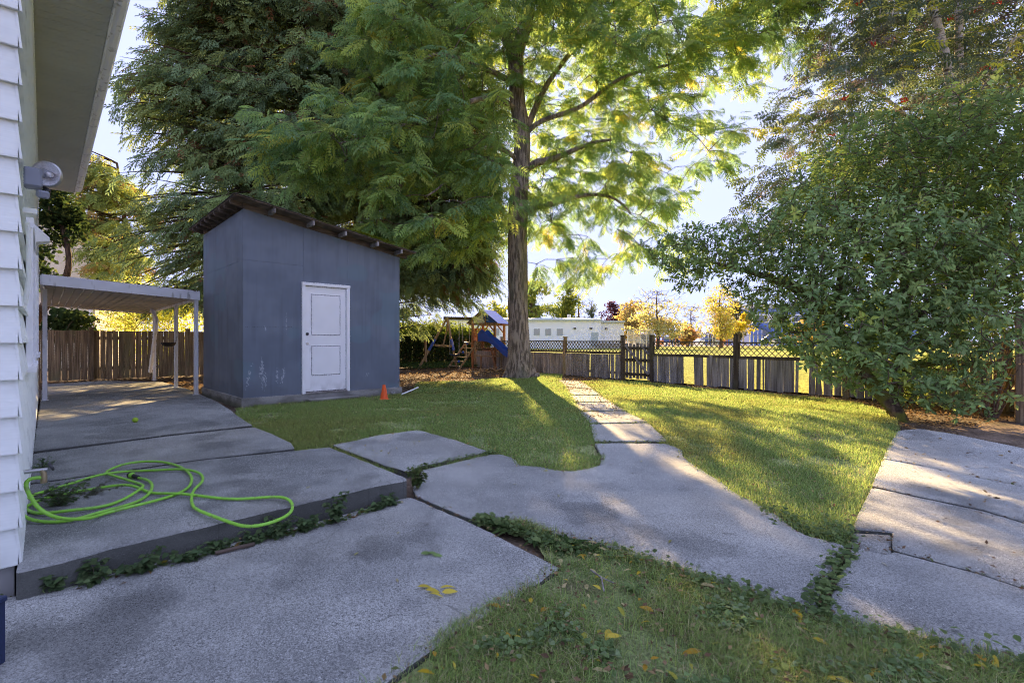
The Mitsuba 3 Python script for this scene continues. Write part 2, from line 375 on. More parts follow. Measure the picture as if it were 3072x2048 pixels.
def lines(a): return np.array(a, float)
ys = np.r_[-60, -20, -5, np.arange(0, 26, 0.35), 30, 45, 80, 150, 400, 1500]
xs = np.r_[-1500, -400, -120, -50, np.arange(-18, 14, 0.5), 20, 50, 120, 400, 1500]
X, Y = np.meshgrid(xs, ys)
Zb = zg(Y) - 0.05
gi = np.arange(X.size).reshape(X.shape)
q = np.stack([gi[:-1, :-1], gi[:-1, 1:], gi[1:, 1:], gi[1:, :-1]], -1).reshape(-1, 4)
k = thing('ground', 'bare brown soil of the back yard between lawns and fences', kind='structure')
obj(k, None, (np.c_[X.ravel(), Y.ravel(), Zb.ravel()], q), 'm_dirt', smooth=True)

# slabs: outlines in metres
R_S1 = [(-2.364,2.341),(-2.248,2.462),(-2.144,2.619),(-1.97,2.79),(-1.775,2.992),(-1.55,3.226),(-1.283,3.489),(-1.033,3.765),(-0.84,3.907),(-0.876,3.995),(-1.285,4.439),(-1.905,5.118),(-2.147,4.974),(-2.913,4.537),(-3.723,3.776)]
R_S2 = [(-3.789,3.847),(-2.968,4.622),(-2.514,4.915),(-2.259,5.097),(-2.43,5.385),(-2.94,5.955),(-3.339,6.352),(-4.001,5.761),(-4.731,4.838)]
R_S3 = [(-4.821,4.935),(-4.058,5.842),(-3.415,6.451),(-4.214,7.461),(-4.562,7.94),(-5.388,8.975),(-6.213,9.909),(-7.508,11.363),(-9.637,13.463),(-11.44,13.762),(-12.1,12.639)]
L1 = [(-2.433,2.391),(-2.213,2.553),(-1.936,2.809),(-1.679,3.069),(-1.277,3.456),(-0.867,3.889),(-0.795,3.911),(-0.245,3.324),(0.02,3.0),(0.262,2.70),(0.10,2.49),(-0.225,2.115),(-0.525,1.70),(-1.0,1.05),(-1.2,0.4),(-2.973,0.3),(-3.595,1.95)]
P1 = [(-0.776,3.955),(-0.84,4.149),(-0.862,4.667),(-0.593,4.908),(-0.249,5.202),(-0.12,5.218),(0.009,5.09),(0.086,4.835),(0.284,4.778),(0.467,4.653),(0.661,4.68),(0.863,4.835),(0.943,5.154),(0.95,5.659),(1.377,5.659),(1.793,5.64),(1.87,5.387),(1.786,5.09),(1.816,4.68),(1.852,4.317),(1.836,4.045),(1.879,3.868),(1.904,3.646),(1.895,3.448),(1.877,3.247),(1.899,3.131),(1.973,3.069),(2.031,2.99),(1.872,2.792),(1.748,2.675),(1.583,2.507),(1.441,2.312),(1.378,2.252),(1.34,2.263),(1.159,2.463),(1.0,2.576),(0.832,2.716),(0.697,2.855),(0.549,3.003),(0.388,3.096),(0.192,3.225),(0.006,3.389),(-0.18,3.491),(-0.234,3.381)]
PAD = [(-2.028,5.529),(-1.883,5.64),(-1.621,5.964),(-1.197,6.239),(-0.876,5.942),(-0.581,5.64),(-0.415,5.439),(-0.262,5.268),(-0.62,4.953),(-0.89,4.75),(-0.976,4.559),(-1.26,4.792)]
PS = [[(0.963,5.737),(1.824,5.737),(1.879,6.76),(1.066,6.666)], [(1.077,6.734),(1.899,6.831),(1.828,7.884),(1.072,7.787)], [(1.085,7.882),(1.85,7.982),(1.836,9.027),(1.122,8.963)],
      [(1.136,9.073),(1.859,9.139),(1.854,10.134),(1.188,10.134)], [(1.202,10.253),(1.876,10.253),(1.901,11.444),(1.299,11.988)], [(1.314,12.126),(1.921,11.57),(1.958,13.866),(1.309,14.178)]]
R1 = [(2.052,2.958),(2.195,2.850),(2.255,2.905),(2.494,2.630),(2.570,2.464),(2.99,1.98),(2.284,1.492),(1.979,1.894),(1.928,1.918),(1.796,1.98),(1.703,2.035),(1.604,2.093),(1.497,2.141),(1.44,2.23),(1.659,2.511)]
BL = [(2.225,3.215),(2.46,3.18),(2.215,2.875),(2.075,2.983)]
R2 = [(2.428,3.448),(2.704,3.763),(3.047,4.149),(3.14,4.022),(3.207,3.9),(3.438,3.571),(3.48,3.332),(3.662,2.706),(2.881,2.128),(2.581,2.471),(2.506,2.639),(2.277,2.927),(2.486,3.195),(2.261,3.247)]
R3 = [(3.085,4.196),(3.221,4.354),(3.782,4.998),(3.994,4.764),(4.333,4.149),(4.655,3.439),(3.705,2.738),(3.514,3.364),(3.473,3.608),(3.243,3.944)]
R4 = [(3.821,5.044),(4.266,5.547),(4.898,6.239),(5.291,6.364),(5.483,6.03),(5.626,5.547),(5.944,4.391),(4.701,3.473),(4.37,4.184),(4.03,4.807)]


def ragged(poly, seed, amp=0.016, step=0.02, grow_=0.0):
    pg = Polygon(poly)
    if not pg.is_valid: pg = pg.buffer(0)
    pg = pg.buffer(grow_)
    pg = pg.buffer(0.012).buffer(-0.024).buffer(0.012)
    r = pg.exterior; n = max(8, int(r.length / step))
    p = np.array([r.interpolate(i / n, normalized=True).coords[0] for i in range(n)])
    q = np.c_[p * 11.0, np.full(n, seed * 3.1)]
    d = np.stack([meshkit.fbm(q, 4, seed), meshkit.fbm(q + 40, 4, seed + 7)], 1) - 0.5
    g = Polygon(p + d * 2 * amp)
    return g if g.is_valid else g.buffer(0)


def slab_mesh(pg, seed, top, thick=0.16, step=0.10):
    """concrete slab: top sheet with softened edge and side skirt"""
    if pg.geom_type != 'Polygon': pg = max(pg.geoms, key=lambda g: g.area)
    inner = pg.buffer(-0.012)
    if inner.geom_type != 'Polygon': inner = max(inner.geoms, key=lambda g: g.area)
    n = max(16, int(pg.exterior.length / 0.03))
    out = np.array([pg.exterior.interpolate(i / n, normalized=True).coords[0] for i in range(n)])
    if Polygon(out).exterior.is_ccw is False: out = out[::-1]
    from shapely.ops import nearest_points
    inn = np.array([inner.exterior.interpolate(inner.exterior.project(shapely.Point(p))).coords[0] for p in out])
    x0, y0, x1, y1 = inner.bounds
    X, Y = np.meshgrid(np.arange(x0, x1, step), np.arange(y0, y1, step))
    core = inner.buffer(-step * 0.5)
    m = shapely.contains_xy(core, X, Y)
    pts = np.vstack([inn, np.stack([X[m], Y[m]], 1)])
    from scipy.spatial import Delaunay
    u, inv = np.unique(np.round(pts, 6), axis=0, return_inverse=True)
    tri = Delaunay(u).simplices; c = u[tri].mean(1)
    tri = tri[shapely.contains_xy(inner, c[:, 0], c[:, 1])]
    a, b, d = u[tri[:, 0]], u[tri[:, 1]], u[tri[:, 2]]
    neg = (b[:, 0] - a[:, 0]) * (d[:, 1] - a[:, 1]) - (b[:, 1] - a[:, 1]) * (d[:, 0] - a[:, 0]) < 0
    tri[neg] = tri[neg][:, ::-1]
    zt = lambda p: top(p[:, 1]) + 0.006 * (meshkit.fbm(np.c_[p * 1.3, p[:, :1] * 0], 3, seed) - 0.5)
    nu = len(u); idx = inv.ravel()[:n]
    z1, z2 = zt(out) - 0.009, zt(out) - thick
    v = np.vstack([np.c_[u, zt(u)], np.c_[out, z1], np.c_[out + 0.004 * (meshkit.noise(np.c_[out * 20, out[:, :1] * 0], seed) - 0.5)[:, None], z2]])
    k = np.arange(n); k2 = (k + 1) % n
    A, B, C = idx, nu + k, nu + n + k
    f = [tri, np.stack([A, B, B[k2]], 1), np.stack([A, B[k2], A[k2]], 1), np.stack([B, C, C[k2]], 1), np.stack([B, C[k2], B[k2]], 1)]
    f = np.vstack(f); f = f[(f[:, 0] != f[:, 1]) & (f[:, 1] != f[:, 2]) & (f[:, 0] != f[:, 2])]
    return v, f


slabs = []
def slab_group(key, label, polys, matkey, tops, thick=0.16):
    k = thing(key, label, kind='structure')
    for i, (pl, tp) in enumerate(zip(polys, tops)):
        pg = ragged(pl, len(slabs) + 3, *((0.008, 0.025, 0.0045) if key == 'patio' else ()))
        slabs.append(pg)
        obj(k, 'slab', slab_mesh(pg, len(slabs), tp, thick), matkey, smooth=40)
flat0 = lambda y: np.zeros_like(np.asarray(y, float))
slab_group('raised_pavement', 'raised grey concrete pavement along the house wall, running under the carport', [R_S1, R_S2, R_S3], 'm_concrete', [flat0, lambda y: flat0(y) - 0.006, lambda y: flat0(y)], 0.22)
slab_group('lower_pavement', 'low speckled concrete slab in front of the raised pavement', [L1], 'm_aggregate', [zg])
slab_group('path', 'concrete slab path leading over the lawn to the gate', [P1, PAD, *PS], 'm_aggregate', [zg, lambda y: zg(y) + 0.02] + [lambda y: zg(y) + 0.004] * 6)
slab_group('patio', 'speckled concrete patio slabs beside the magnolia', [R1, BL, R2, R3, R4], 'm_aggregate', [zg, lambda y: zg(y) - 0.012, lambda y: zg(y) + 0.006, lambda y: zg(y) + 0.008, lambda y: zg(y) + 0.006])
slab_u = unary_union([s.buffer(0.0) for s in slabs])

SC = v3(-4.665, 8.5, 0)                                    # front left corner of the shed
SW, SL = 3.08, 2.92
shed_poly = Polygon([(SC + D2 * a + D1 * b)[:2] for a, b in ((-0.02, -0.05), (SW + 0.02, -0.05), (SW + 0.02, SL), (-0.02, SL))])
LAWN_L = Polygon([(-4.7,8.35),(-4.2,7.45),(-3.4,6.43),(-3.2,6.3),(-2.35,5.3),(-1.98,5.1),(-1.25,4.6),(-0.7,4.75),(0.0,4.6),(0.6,4.55),(0.95,4.7),(1.1,5.66),(1.2,7),(1.2,9),(1.3,10.2),(1.4,12),(1.45,14.4),(1.7,16.6),(0.95,17.3),(0.55,16.2),(-0.3,15.1),(-1.2,14.1),(-2.6,13.5),(-2.2,10.7)]).difference(shed_poly)
LAWN_R = Polygon([(1.7,5.66),(1.8,6.8),(1.78,8),(1.8,10),(1.85,11.4),(1.9,13.8),(2.6,14.2),(3.66,13.55),(4.45,12.0),(5.4,10.7),(6.1,9.6),(6.35,8.9),(5.9,7.6),(5.1,6.45),(4.85,6.15),(4.2,5.45),(3.75,4.95),(3.0,4.1),(2.4,3.42),(2.15,3.1),(1.97,2.95),(1.75,3.2),(1.75,4.6),(1.65,5.2)])
LAWN_F = Polygon([(0.2,2.8),(0.15,3.05),(-0.1,3.35),(0.1,3.4),(0.4,3.15),(0.6,3.05),(1.0,2.65),(1.3,2.3),(1.45,2.2),(1.6,2.15),(1.95,1.95),(2.5,1.7),(2.7,1.0),(-1.1,1.0),(-0.85,1.3),(-0.5,1.95)])
def cut(pl, g=0.012): return pl.buffer(0).difference(slab_u.buffer(g))
lawnL, lawnR, lawnF = cut(LAWN_L), cut(LAWN_R), cut(LAWN_F)
k = thing('lawn', 'mown green lawn on both sides of the path', kind='structure')
mb = MB()
for g in (lawnL, lawnR, lawnF):
    mb.add(*sheet(g, None, None, None, -0.022, step=0.14, noise=0.02))
obj(k, None, mb, 'm_turf', smooth=True)

F0, FD = v3(0.72, 18.5, 0), v3(0.594, -0.804, 0)           # fence line to the park
FN = v3(0.804, 0.594, 0)
k = thing('playing_field', 'sunlit yellow green playing field beyond the lattice fence', kind='structure')
fa, fb = (F0 - FD * 40)[:2], (F0 + FD * 40)[:2]
pl = np.array([fa, fb, fb + FN[:2] * 90, fb + FN[:2] * 90 + v3(60, 90)[:2] if False else (120, 60), (160, 118), (-90, 118), fa + v3(-30, 40)[:2] if False else (-60, 60)])
obj(k, None, MB().add(*sheet(Polygon(pl).buffer(0), None, None, None, 0.0, step=4.0, flat=-0.03)), 'm_field', smooth=True)
k = thing('playground_asphalt', 'grey school yard at the far edge of the field', kind='structure')
obj(k, None, (np.array([[-200, 118, -0.028], [300, 118, -0.028], [300, 400, -0.028], [-200, 400, -0.028]], float), np.array([[0, 1, 2, 3]])), 'm_asphalt')

# ---------------------------------------------------------------- house
HB = -0.1064                                               # offset of the wall along D2
HA = 3.49                                                  # its near corner along D1
HE = 14.1
hs = thing('house', 'pale green white house wall with lap siding and deep eave at the left edge', 'house')
EXP = 0.184
NB = 24
mbf = MB().box(P((HA + HE) / 2, HB - 0.06, -0.11), ((HE - HA) / 2, 0.06, 0.105), np.array([D1, D2, UP]))
mbf.box(P(HA - 0.0, HB - 1.6, -0.11) + D1 * 0.06, (0.06, 1.6, 0.10), np.array([D1, D2, UP]))
obj(hs, 'foundation', mbf, 'm_concrete_wall')
for i in range(NB):
    z0, z1 = i * EXP - 0.012, (i + 1) * EXP + 0.004
    w = 0.029
    # board along the receding wall, wedge section
    sec = [(0.0, z1), (-0.012, z1), (-0.012, z0 + 0.01), (w * 0.62, z0), (w, z0 + 0.001), (w, z0 + 0.007)]
    poly = np.array([P(HA - 0.0, HB + b, z) for b, z in sec])
    obj(hs, 'siding_board', MB().prism(poly, D1 * (HE - HA)), 'm_siding')
    sec2 = [(0.0, z1), (0.012, z1), (0.012, z0 + 0.01), (-w * 0.62, z0), (-w, z0 + 0.001), (-w, z0 + 0.007)]
    poly = np.array([P(HA + a - 0.001, HB + 0.012, z) for a, z in sec2])
    obj(hs, 'siding_board', MB().prism(poly, -D2 * 3.0), 'm_siding')
ZT = 4.33
# corner strip pieces, one per course, as the metal corners of lap siding
for i in range(NB):
    z0 = i * EXP
    pts = [P(HA - 0.026, HB + 0.018, z0 - 0.012), P(HA - 0.026, HB + 0.028, z0 - 0.012), P(HA - 0.006, HB + 0.029, z0 - 0.012), P(HA + 0.03, HB + 0.026, z0 - 0.012), P(HA + 0.03, HB + 0.012, z0 - 0.012)]
    top = [p + UP * (EXP) - D2 * 0.018 + D1 * 0.016 for p in pts]
    v = np.array(pts + top); n = 5
    f = [[a, (a + 1) % n, (a + 1) % n + n] for a in range(n - 1)] + [[a, (a + 1) % n + n, a + n] for a in range(n - 1)]
    f += [[0, 2, 1], [0, 3, 2], [0, 4, 3]]
    obj(hs, 'corner_cap', (v, np.array(f)), 'm_siding', smooth=60)
# frieze, soffit, fascia, gutter
OV = 0.585
obj(hs, 'frieze_board', MB().box(P((HA + HE) / 2, HB + 0.02, ZT - 0.075), ((HE - HA) / 2 + 0.1, 0.012, 0.072), np.array([D1, D2, UP])), 'm_siding')
npan = 36
pw = (HE - HA + 0.6) / npan
for i in range(npan):
    a0 = HA - 0.4 + i * pw
    mb = MB()
    for j in range(5):                                     # ribbed panel, five beads
        mb.box(P(a0 + (j + 0.5) * pw / 5, HB + OV / 2 + 0.01, ZT + 0.006 + (0.002 if j % 2 else 0)), (pw / 10 - 0.0022, OV / 2 - 0.012, 0.006), np.array([D1, D2, UP]), 0.0015)
    obj(hs, 'soffit_panel', mb, 'm_soffit')
obj(hs, 'soffit_backing', MB().box(P((HA + HE) / 2 - 0.1, HB + OV / 2, ZT + 0.03), ((HE - HA) / 2 + 0.3, OV / 2 - 0.015, 0.014), np.array([D1, D2, UP])), 'm_dark_metal')
obj(hs, 'fascia_board', MB().box(P((HA + HE) / 2 - 0.1, HB + OV + 0.012, ZT + 0.075), ((HE - HA) / 2 + 0.31, 0.011, 0.085), np.array([D1, D2, UP])), 'm_metal_white')
gut = [(0.0, 0.15), (0.0, 0.03), (0.035, 0.02), (0.075, 0.03), (0.10, 0.08), (0.105, 0.15), (0.095, 0.15), (0.09, 0.085), (0.07, 0.042), (0.035, 0.032), (0.01, 0.04), (0.01, 0.15)]
obj(hs, 'gutter', MB().prism(np.array([P(HA - 0.4, HB + OV + 0.026 + b, ZT + z) for b, z in gut]), D1 * (HE - HA + 0.55)), 'm_metal_white')
roof = MB().prism(np.array([P(HA - 0.45, HB + OV + 0.06, ZT + 0.17), P(HA - 0.45, HB + OV + 0.06, ZT + 0.19), P(HA - 0.45, HB - 4.0, ZT + 1.6), P(HA - 0.45, HB - 4.0, ZT + 1.55)]), D1 * (HE - HA + 0.7))
obj(hs, 'roof', roof, 'm_shingle')
obj(hs, 'wall_core', MB().box(P((HA + HE) / 2 + 0.02, HB - 1.55, ZT / 2), ((HE - HA) / 2 - 0.03, 1.5, ZT / 2), np.array([D1, D2, UP])), 'm_concrete_wall')
for (a0, a1, z0, z1) in ((4.75, 5.9, 0.93, 1.88), (8.1, 9.6, 0.95, 2.05)):
    wf = MB()
    for aa in (a0, a1): wf.box(P(aa, HB + 0.034, (z0 + z1) / 2), (0.045, 0.018, (z1 - z0) / 2), np.array([D1, D2, UP]))
    wf.box(P((a0 + a1) / 2, HB + 0.035, z1 + 0.03), ((a1 - a0) / 2 + 0.06, 0.022, 0.035), np.array([D1, D2, UP]))
    wf.box(P((a0 + a1) / 2, HB + 0.040, z0 - 0.02), ((a1 - a0) / 2 + 0.08, 0.030, 0.022), np.array([D1, D2, UP]))
    wk = obj(hs, 'window', wf, 'm_white')
    obj(wk, 'pane', MB().box(P((a0 + a1) / 2, HB + 0.024, (z0 + z1) / 2), ((a1 - a0) / 2 - 0.045, 0.003, (z1 - z0) / 2 - 0.01), np.array([D1, D2, UP]), 0.001), 'm_dark_glass')
vh = [(0.0, 2.30), (0.13, 2.16), (0.13, 2.13), (0.0, 2.10)]
obj(hs, 'vent_hood', MB().prism(np.array([P(6.9, HB + 0.02 + b, z) for b, z in vh]), D1 * 0.22), 'm_white')
obj(hs, 'conduit', MB().tube([P(HA + 0.22, HB + 0.04, 1.74), P(HA + 0.25, HB + 0.045, 1.68), P(HA + 0.27, HB + 0.045, 1.45), P(HA + 0.32, HB + 0.03, 1.30)], 0.011, 8), 'm_siding', smooth=50)
obj(hs, 'junction_box', MB().box(P(HA + 0.16, HB + 0.052, 1.79), (0.022, 0.028, 0.014), np.array([D1, D2, UP])), 'm_siding')

# floodlight on the corner
fl = thing('floodlight', 'grey outdoor floodlight with clear bulb and motion sensor on the house corner', 'outdoor light')
fc = P(HA + 0.11, HB + 0.075, 1.955)
obj(fl, 'mount', MB().box(fc - D2 * 0.01, (0.045, 0.036, 0.05), np.array([D1, D2, UP]), 0.008), 'm_grey_plastic')
lc = v3(-2.46, 2.60, 1.985)
ldir = unit(v3(0.34, -0.92, -0.16))
obj(fl, 'arm', MB().tube([fc + D2 * 0.02 + UP * 0.02, (fc + lc) / 2 + UP * 0.03 - ldir * 0.02, lc - ldir * 0.05], 0.017, 10), 'm_grey_plastic', smooth=50)
bl = obj(fl, 'bulb', MB().lathe([(0.016, -0.075), (0.024, -0.06), (0.034, -0.035), (0.052, -0.01), (0.062, 0.012), (0.060, 0.012), (0.050, -0.008), (0.032, -0.031), (0.012, -0.045), (0.0, -0.046)], lc, ldir, 32), 'm_reflector', smooth=50)
obj(bl, 'lens', MB().lathe([(0.061, 0.016), (0.056, 0.024), (0.044, 0.031), (0.026, 0.036), (0.0, 0.038)], lc, ldir, 32), 'm_glass', smooth=50)
obj(bl, 'filament', MB().lathe([(0.0, -0.045), (0.010, -0.04), (0.013, -0.02), (0.012, 0.0), (0.0, 0.006)], lc, ldir, 14), 'm_lens', smooth=50)
obj(bl, 'rim', MB().lathe([(0.061, 0.004), (0.066, 0.008), (0.066, 0.016), (0.060, 0.022)], lc, ldir, 28), 'm_steel', smooth=50)
sc_ = v3(-2.475, 2.585, 1.875)
obj(fl, 'sensor', MB().box(sc_, (0.03, 0.022, 0.02), np.array([unit(v3(0.8, -0.5, -0.25)), unit(np.cross(UP, v3(0.8, -0.5, 0))), unit(np.cross(v3(0.8, -0.5, -0.25), np.cross(UP, v3(0.8, -0.5, 0))))]), 0.007), 'm_grey_plastic')
obj(fl, 'swivel', MB().tube([fc + D2 * 0.02 - UP * 0.03, fc + D2 * 0.05 - UP * 0.05, sc_ + UP * 0.012], 0.009, 8), 'm_dark_metal', smooth=50)
# faucet
fq = thing('faucet', 'brass garden faucet sticking out low on the house siding', 'faucet')
sp = P(HA + 0.30, HB + 0.02, 0.385)
obj(fq, 'pipe', MB().tube([sp, sp + D2 * 0.10], 0.011, 10), 'm_steel', smooth=50)
obj(fq, 'handle', MB().lathe([(0.0, -0.006), (0.024, -0.006), (0.026, 0.0), (0.024, 0.006), (0.0, 0.006)], sp + D2 * 0.115 + UP * 0.012, unit(D2 + UP * 0.5), 10), 'm_dark_metal', smooth=50)
obj(fq, 'spout', MB().tube([sp + D2 * 0.075, sp + D2 * 0.085 - UP * 0.02, sp + D2 * 0.085 - UP * 0.045], [0.012, 0.013, 0.016], 10), 'm_brass', smooth=50)
# hose
hz = [(550,625),(740,580),(900,530),(1000,490),(1040,445),(1010,385),(930,345),(820,338),(680,352),(590,380),(580,400),(640,425),(730,445),(775,465),(755,495),(680,535),(560,575),(400,605),(260,618),(160,600),(128,565),(160,530),(260,490),(400,450),(560,410),(700,388),(850,380),(980,382),(1080,400),(1100,430),(1080,465),(1050,500),(1040,550),(1060,590),(1120,625),(1250,665),(1360,685),(1450,680),(1540,640),(1585,590),(1570,550),(1500,532),(1300,535),(1100,525),(950,515),(840,505),(770,485),(700,470),(600,470),(450,490),(280,530),(170,570),(124,590),(124,620),(150,650),(250,660),(400,650),(520,625),(680,575),(780,530),(825,480),(800,440),(752,421)]
def hose_xy(a):                                            # plan of the coils, metres
    u, w = a[0] * 0.4232, 134.7 + a[1] * 0.4232
    y = 1.085 * 1126 / w
    return ((u - 1176) / 1126 * y, y)
HP = np.array([hose_xy(a) for a in hz])
from scipy.interpolate import CubicSpline
start = [sp + D2 * 0.085 - UP * 0.045, v3(-2.656, 2.68, 0.326), v3(-2.628, 2.68, 0.246), v3(-2.592, 2.69, 0.183), v3(-2.545, 2.72, 0.131), v3(-2.54, 2.84, 0.072), v3(-2.53, 2.93, 0.045)]
zz = 0.014 + 0.011 * (1 + np.sin(np.arange(len(HP)) * 1.9)) * 0.6
pts = np.vstack([start, np.c_[HP, zz]])
tt = np.r_[0, np.cumsum(np.linalg.norm(np.diff(pts, axis=0), axis=1) ** 0.7)]
cs = CubicSpline(tt, pts)
hp = cs(np.linspace(0, tt[-1], 620))
hp[:, 2] = np.maximum(hp[:, 2], 0.011)
ho = thing('garden_hose', 'bright green garden hose lying in loose coils on the raised pavement', 'hose')
obj(ho, 'tube', MB().tube(hp, 0.0098, 10), 'm_hose', smooth=60)
obj(ho, 'coupling', MB().lathe([(0.0135, 0.0), (0.015, 0.004), (0.015, 0.024), (0.0125, 0.028)], start[0] - UP * 0.03, UP, 12), 'm_brass', smooth=50)
e0 = hp[-1]; e1 = np.r_[hose_xy((655, 402)), 0.03]
ed = unit(e1 - e0)
nz = obj(ho, 'nozzle', MB().lathe([(0.0, 0.0), (0.014, 0.0), (0.014, 0.03), (0.011, 0.034), (0.015, 0.04), (0.016, 0.062), (0.012, 0.068), (0.019, 0.085), (0.023, 0.105), (0.025, 0.118), (0.021, 0.122), (0.0, 0.122)], e0 + UP * 0.004, ed, 16), 'm_black', smooth=50)
obj(nz, 'collar', MB().lathe([(0.0165, 0.07), (0.0205, 0.075), (0.0235, 0.098), (0.0235, 0.101), (0.02, 0.101)], e0 + UP * 0.004, ed, 16), 'm_hose', smooth=50)

# dark bin at the left edge
bn = thing('bin', 'dark blue plastic bin just showing at the left edge', 'bin')
bc = v3(-1.915, 1.68, -0.14)
obj(bn, 'body', MB().prism(np.array([bc + v3(-0.42, -0.2, 0), bc + v3(-0.05, -0.2, 0), bc + v3(-0.05, 0.22, 0), bc + v3(-0.42, 0.22, 0)]), UP * 0.235), 'm_navy')
obj(bn, 'rim', MB().box(bc + v3(-0.235, 0.01, 0.246), (0.192, 0.216, 0.011), ch=0.006), 'm_navy')

# ---------------------------------------------------------------- carport
AX = np.array([D1, D2, UP])
cp = thing('carport', 'white metal carport cover on posts between the house and the grey shed', 'carport')
CA, CB0, CB1, CE = 11.75, -0.03, 2.30, 18.75
def cz(b): return 2.08 - 0.13 * (b - CB0) / (CB1 - CB0)     # underside
def slope_beam(a, b0, b1, h, w):
    pts = [P(a, b0, cz(b0)), P(a, b1, cz(b1)), P(a, b1, cz(b1) + h), P(a, b0, cz(b0) + h)]
    return MB().prism(np.array(pts), D1 * w)
obj(cp, 'fascia', slope_beam(CA - 0.03, CB0, CB1 + 0.02, 0.185, 0.03), 'm_metal_white')
obj(cp, 'fascia', slope_beam(CE, CB0, CB1 + 0.02, 0.185, 0.03), 'm_metal_white')
for b in (CB0, CB1):
    obj(cp, 'side_beam', MB().box(P((CA + CE) / 2, b, cz(b) + 0.085), ((CE - CA) / 2 - 0.002, 0.025, 0.085), AX), 'm_metal_white')
nd = 16
dw = (CB1 - CB0 - 0.06) / nd
for i in range(nd):
    b0 = CB0 + 0.03 + i * dw; b1 = b0 + dw
    sec = [(b0 + 0.002, 0.06), (b0 + 0.02, 0.035), (b1 - 0.02, 0.035), (b1 - 0.002, 0.06), (b1 - 0.002, 0.063), (b0 + 0.002, 0.063)]
    obj(cp, 'roof_panel', MB().prism(np.array([P(CA + 0.002, b, cz(b) + z) for b, z in sec]), D1 * (CE - CA - 0.004)), 'm_old_metal')
posts = [(CA + 0.08, CB1 - 0.03), (CA + 2.2, CB1 - 0.03), (CA + 5.35, CB1 - 0.03), (CA + 0.9, CB0 + 0.04), (CA + 5.35, CB0 + 0.04)]
for a, b in posts:
    mb = MB(); h = cz(b)
    for q, s in ((-0.030, 0.018), (0.030, 0.018)):
        mb.box(P(a + q, b, h / 2 - 0.01), (s, 0.034, h / 2 + 0.01), AX)
    mb.box(P(a, b + 0.012, h / 2 - 0.01), (0.014, 0.006, h / 2 + 0.008), AX)
    pk = obj(cp, 'post', mb, 'm_metal_white')
    obj(pk, 'base_plate', MB().box(P(a, b, 0.006), (0.065, 0.055, 0.005), AX), 'm_metal_white')
dsp = [P(CA + 5.0, CB1 - 0.14, cz(CB1) + 0.02), P(CA + 4.6, CB1 - 0.16, cz(CB1) - 0.06), P(CA + 3.9, CB1 - 0.18, 1.70), P(CA + 3.75, CB1 - 0.2, 1.55), P(CA + 4.5, CB1 - 0.24, 0.28)]
obj(cp, 'downspout', MB().tube(dsp, 0.042, 10), 'm_metal_white', smooth=50)
rng = np.random.default_rng(5)
# debris on the carport roof
n = 900
aa, bb = rng.uniform(CA, CE, n), CB0 + (CB1 - CB0) * rng.beta(2.2, 1.1, n)
DB = np.array([P(a, b, cz(b) + 0.075) for a, b in zip(aa, bb)])
LT = np.array([[0, 0, 0], [0.4, 0.25, 0.06], [1, 0, 0.02], [0.4, -0.25, 0.06]], float); LF = np.array([[0, 2, 1], [0, 3, 2]])
edge = np.array([P(CA + rng.uniform(-0.01, 0.08), b, cz(b) + 0.187) for b in CB0 + (CB1 - CB0) * rng.beta(3.5, 1.0, 160)])
DB = np.vstack([DB + UP * 0.0, edge])
dk = thing('leaf_debris', 'dead brown needles and moss lying on the carport roof', 'debris', kind='stuff')
v, f = place(LT, LF, DB, rng.normal(size=(len(DB), 3)) * [1, 1, 0.3], np.tile(UP, (len(DB), 1)) + rng.normal(size=(len(DB), 3)) * 0.4, rng.uniform(0.03, 0.09, len(DB)))
col = np.array([[0.10, 0.06, 0.03], [0.06, 0.045, 0.03], [0.08, 0.09, 0.02]])[rng.integers(0, 3, len(DB))]
obj(dk, None, (v, f), 'm_dry_leaf', color=per_copy(col, LT))
# hanging bowl on the second post
hb_ = thing('hanging_planter', 'black bowl shaped planter hanging from a white carport post', 'planter')
bw = P(CA + 2.05, CB1 - 0.20, 1.03)
obj(hb_, 'bowl', MB().lathe([(0.0, -0.055), (0.07, -0.05), (0.12, -0.02), (0.145, 0.03), (0.15, 0.045), (0.14, 0.045), (0.11, 0.0), (0.0, -0.03)], bw, UP, 24), 'm_black', smooth=50)
obj(hb_, 'hook', MB().tube([bw + D2 * 0.14 + UP * 0.04, bw + D2 * 0.15 + UP * 0.15, bw + D2 * 0.165 + UP * 0.19, bw + D2 * 0.19 + UP * 0.17], 0.006, 6), 'm_black', smooth=50)

# ---------------------------------------------------------------- shed
sh = thing('shed', 'blue grey plywood shed with a sloping roof and white door', 'shed')
AS = np.array([D2, -D1, UP])
def S(a, b, z): return SC + D2 * a + D1 * b + UP * z        # along front, towards back, up
ZB = 0.115
def zt(a): return 3.41 - 0.158 * a
obj(sh, 'base', MB().prism(np.array([S(-0.035, -0.045, -0.14), S(SW + 0.035, -0.045, -0.14), S(SW + 0.035, SL, -0.14), S(-0.035, SL, -0.14)]), UP * (ZB + 0.14)), 'm_base')
DA0, DA1, DZ = 1.055, 1.875, 2.155                         # door opening
seamsF = [0.0, 1.03, 1.03, 1.92, SW]
def wall_poly(a0, a1, z0, z1=None, g=0.0016):
    if z1 is None: return np.array([S(a0 + g, 0, z0 + g), S(a1 - g, 0, z0 + g), S(a1 - g, 0, zt(a1 - g)), S(a0 + g, 0, zt(a0 + g))])
    return np.array([S(a0 + g, 0, z0 + g), S(a1 - g, 0, z0 + g), S(a1 - g, 0, z1 - g), S(a0 + g, 0, z1 - g)])
prs = [wall_poly(0, 1.03, ZB, 1.36), wall_poly(0, 1.03, 1.36, 2.52), wall_poly(0, 1.03, 2.52), wall_poly(1.03, 1.90, DZ + 0.03), wall_poly(1.90, SW, ZB)]
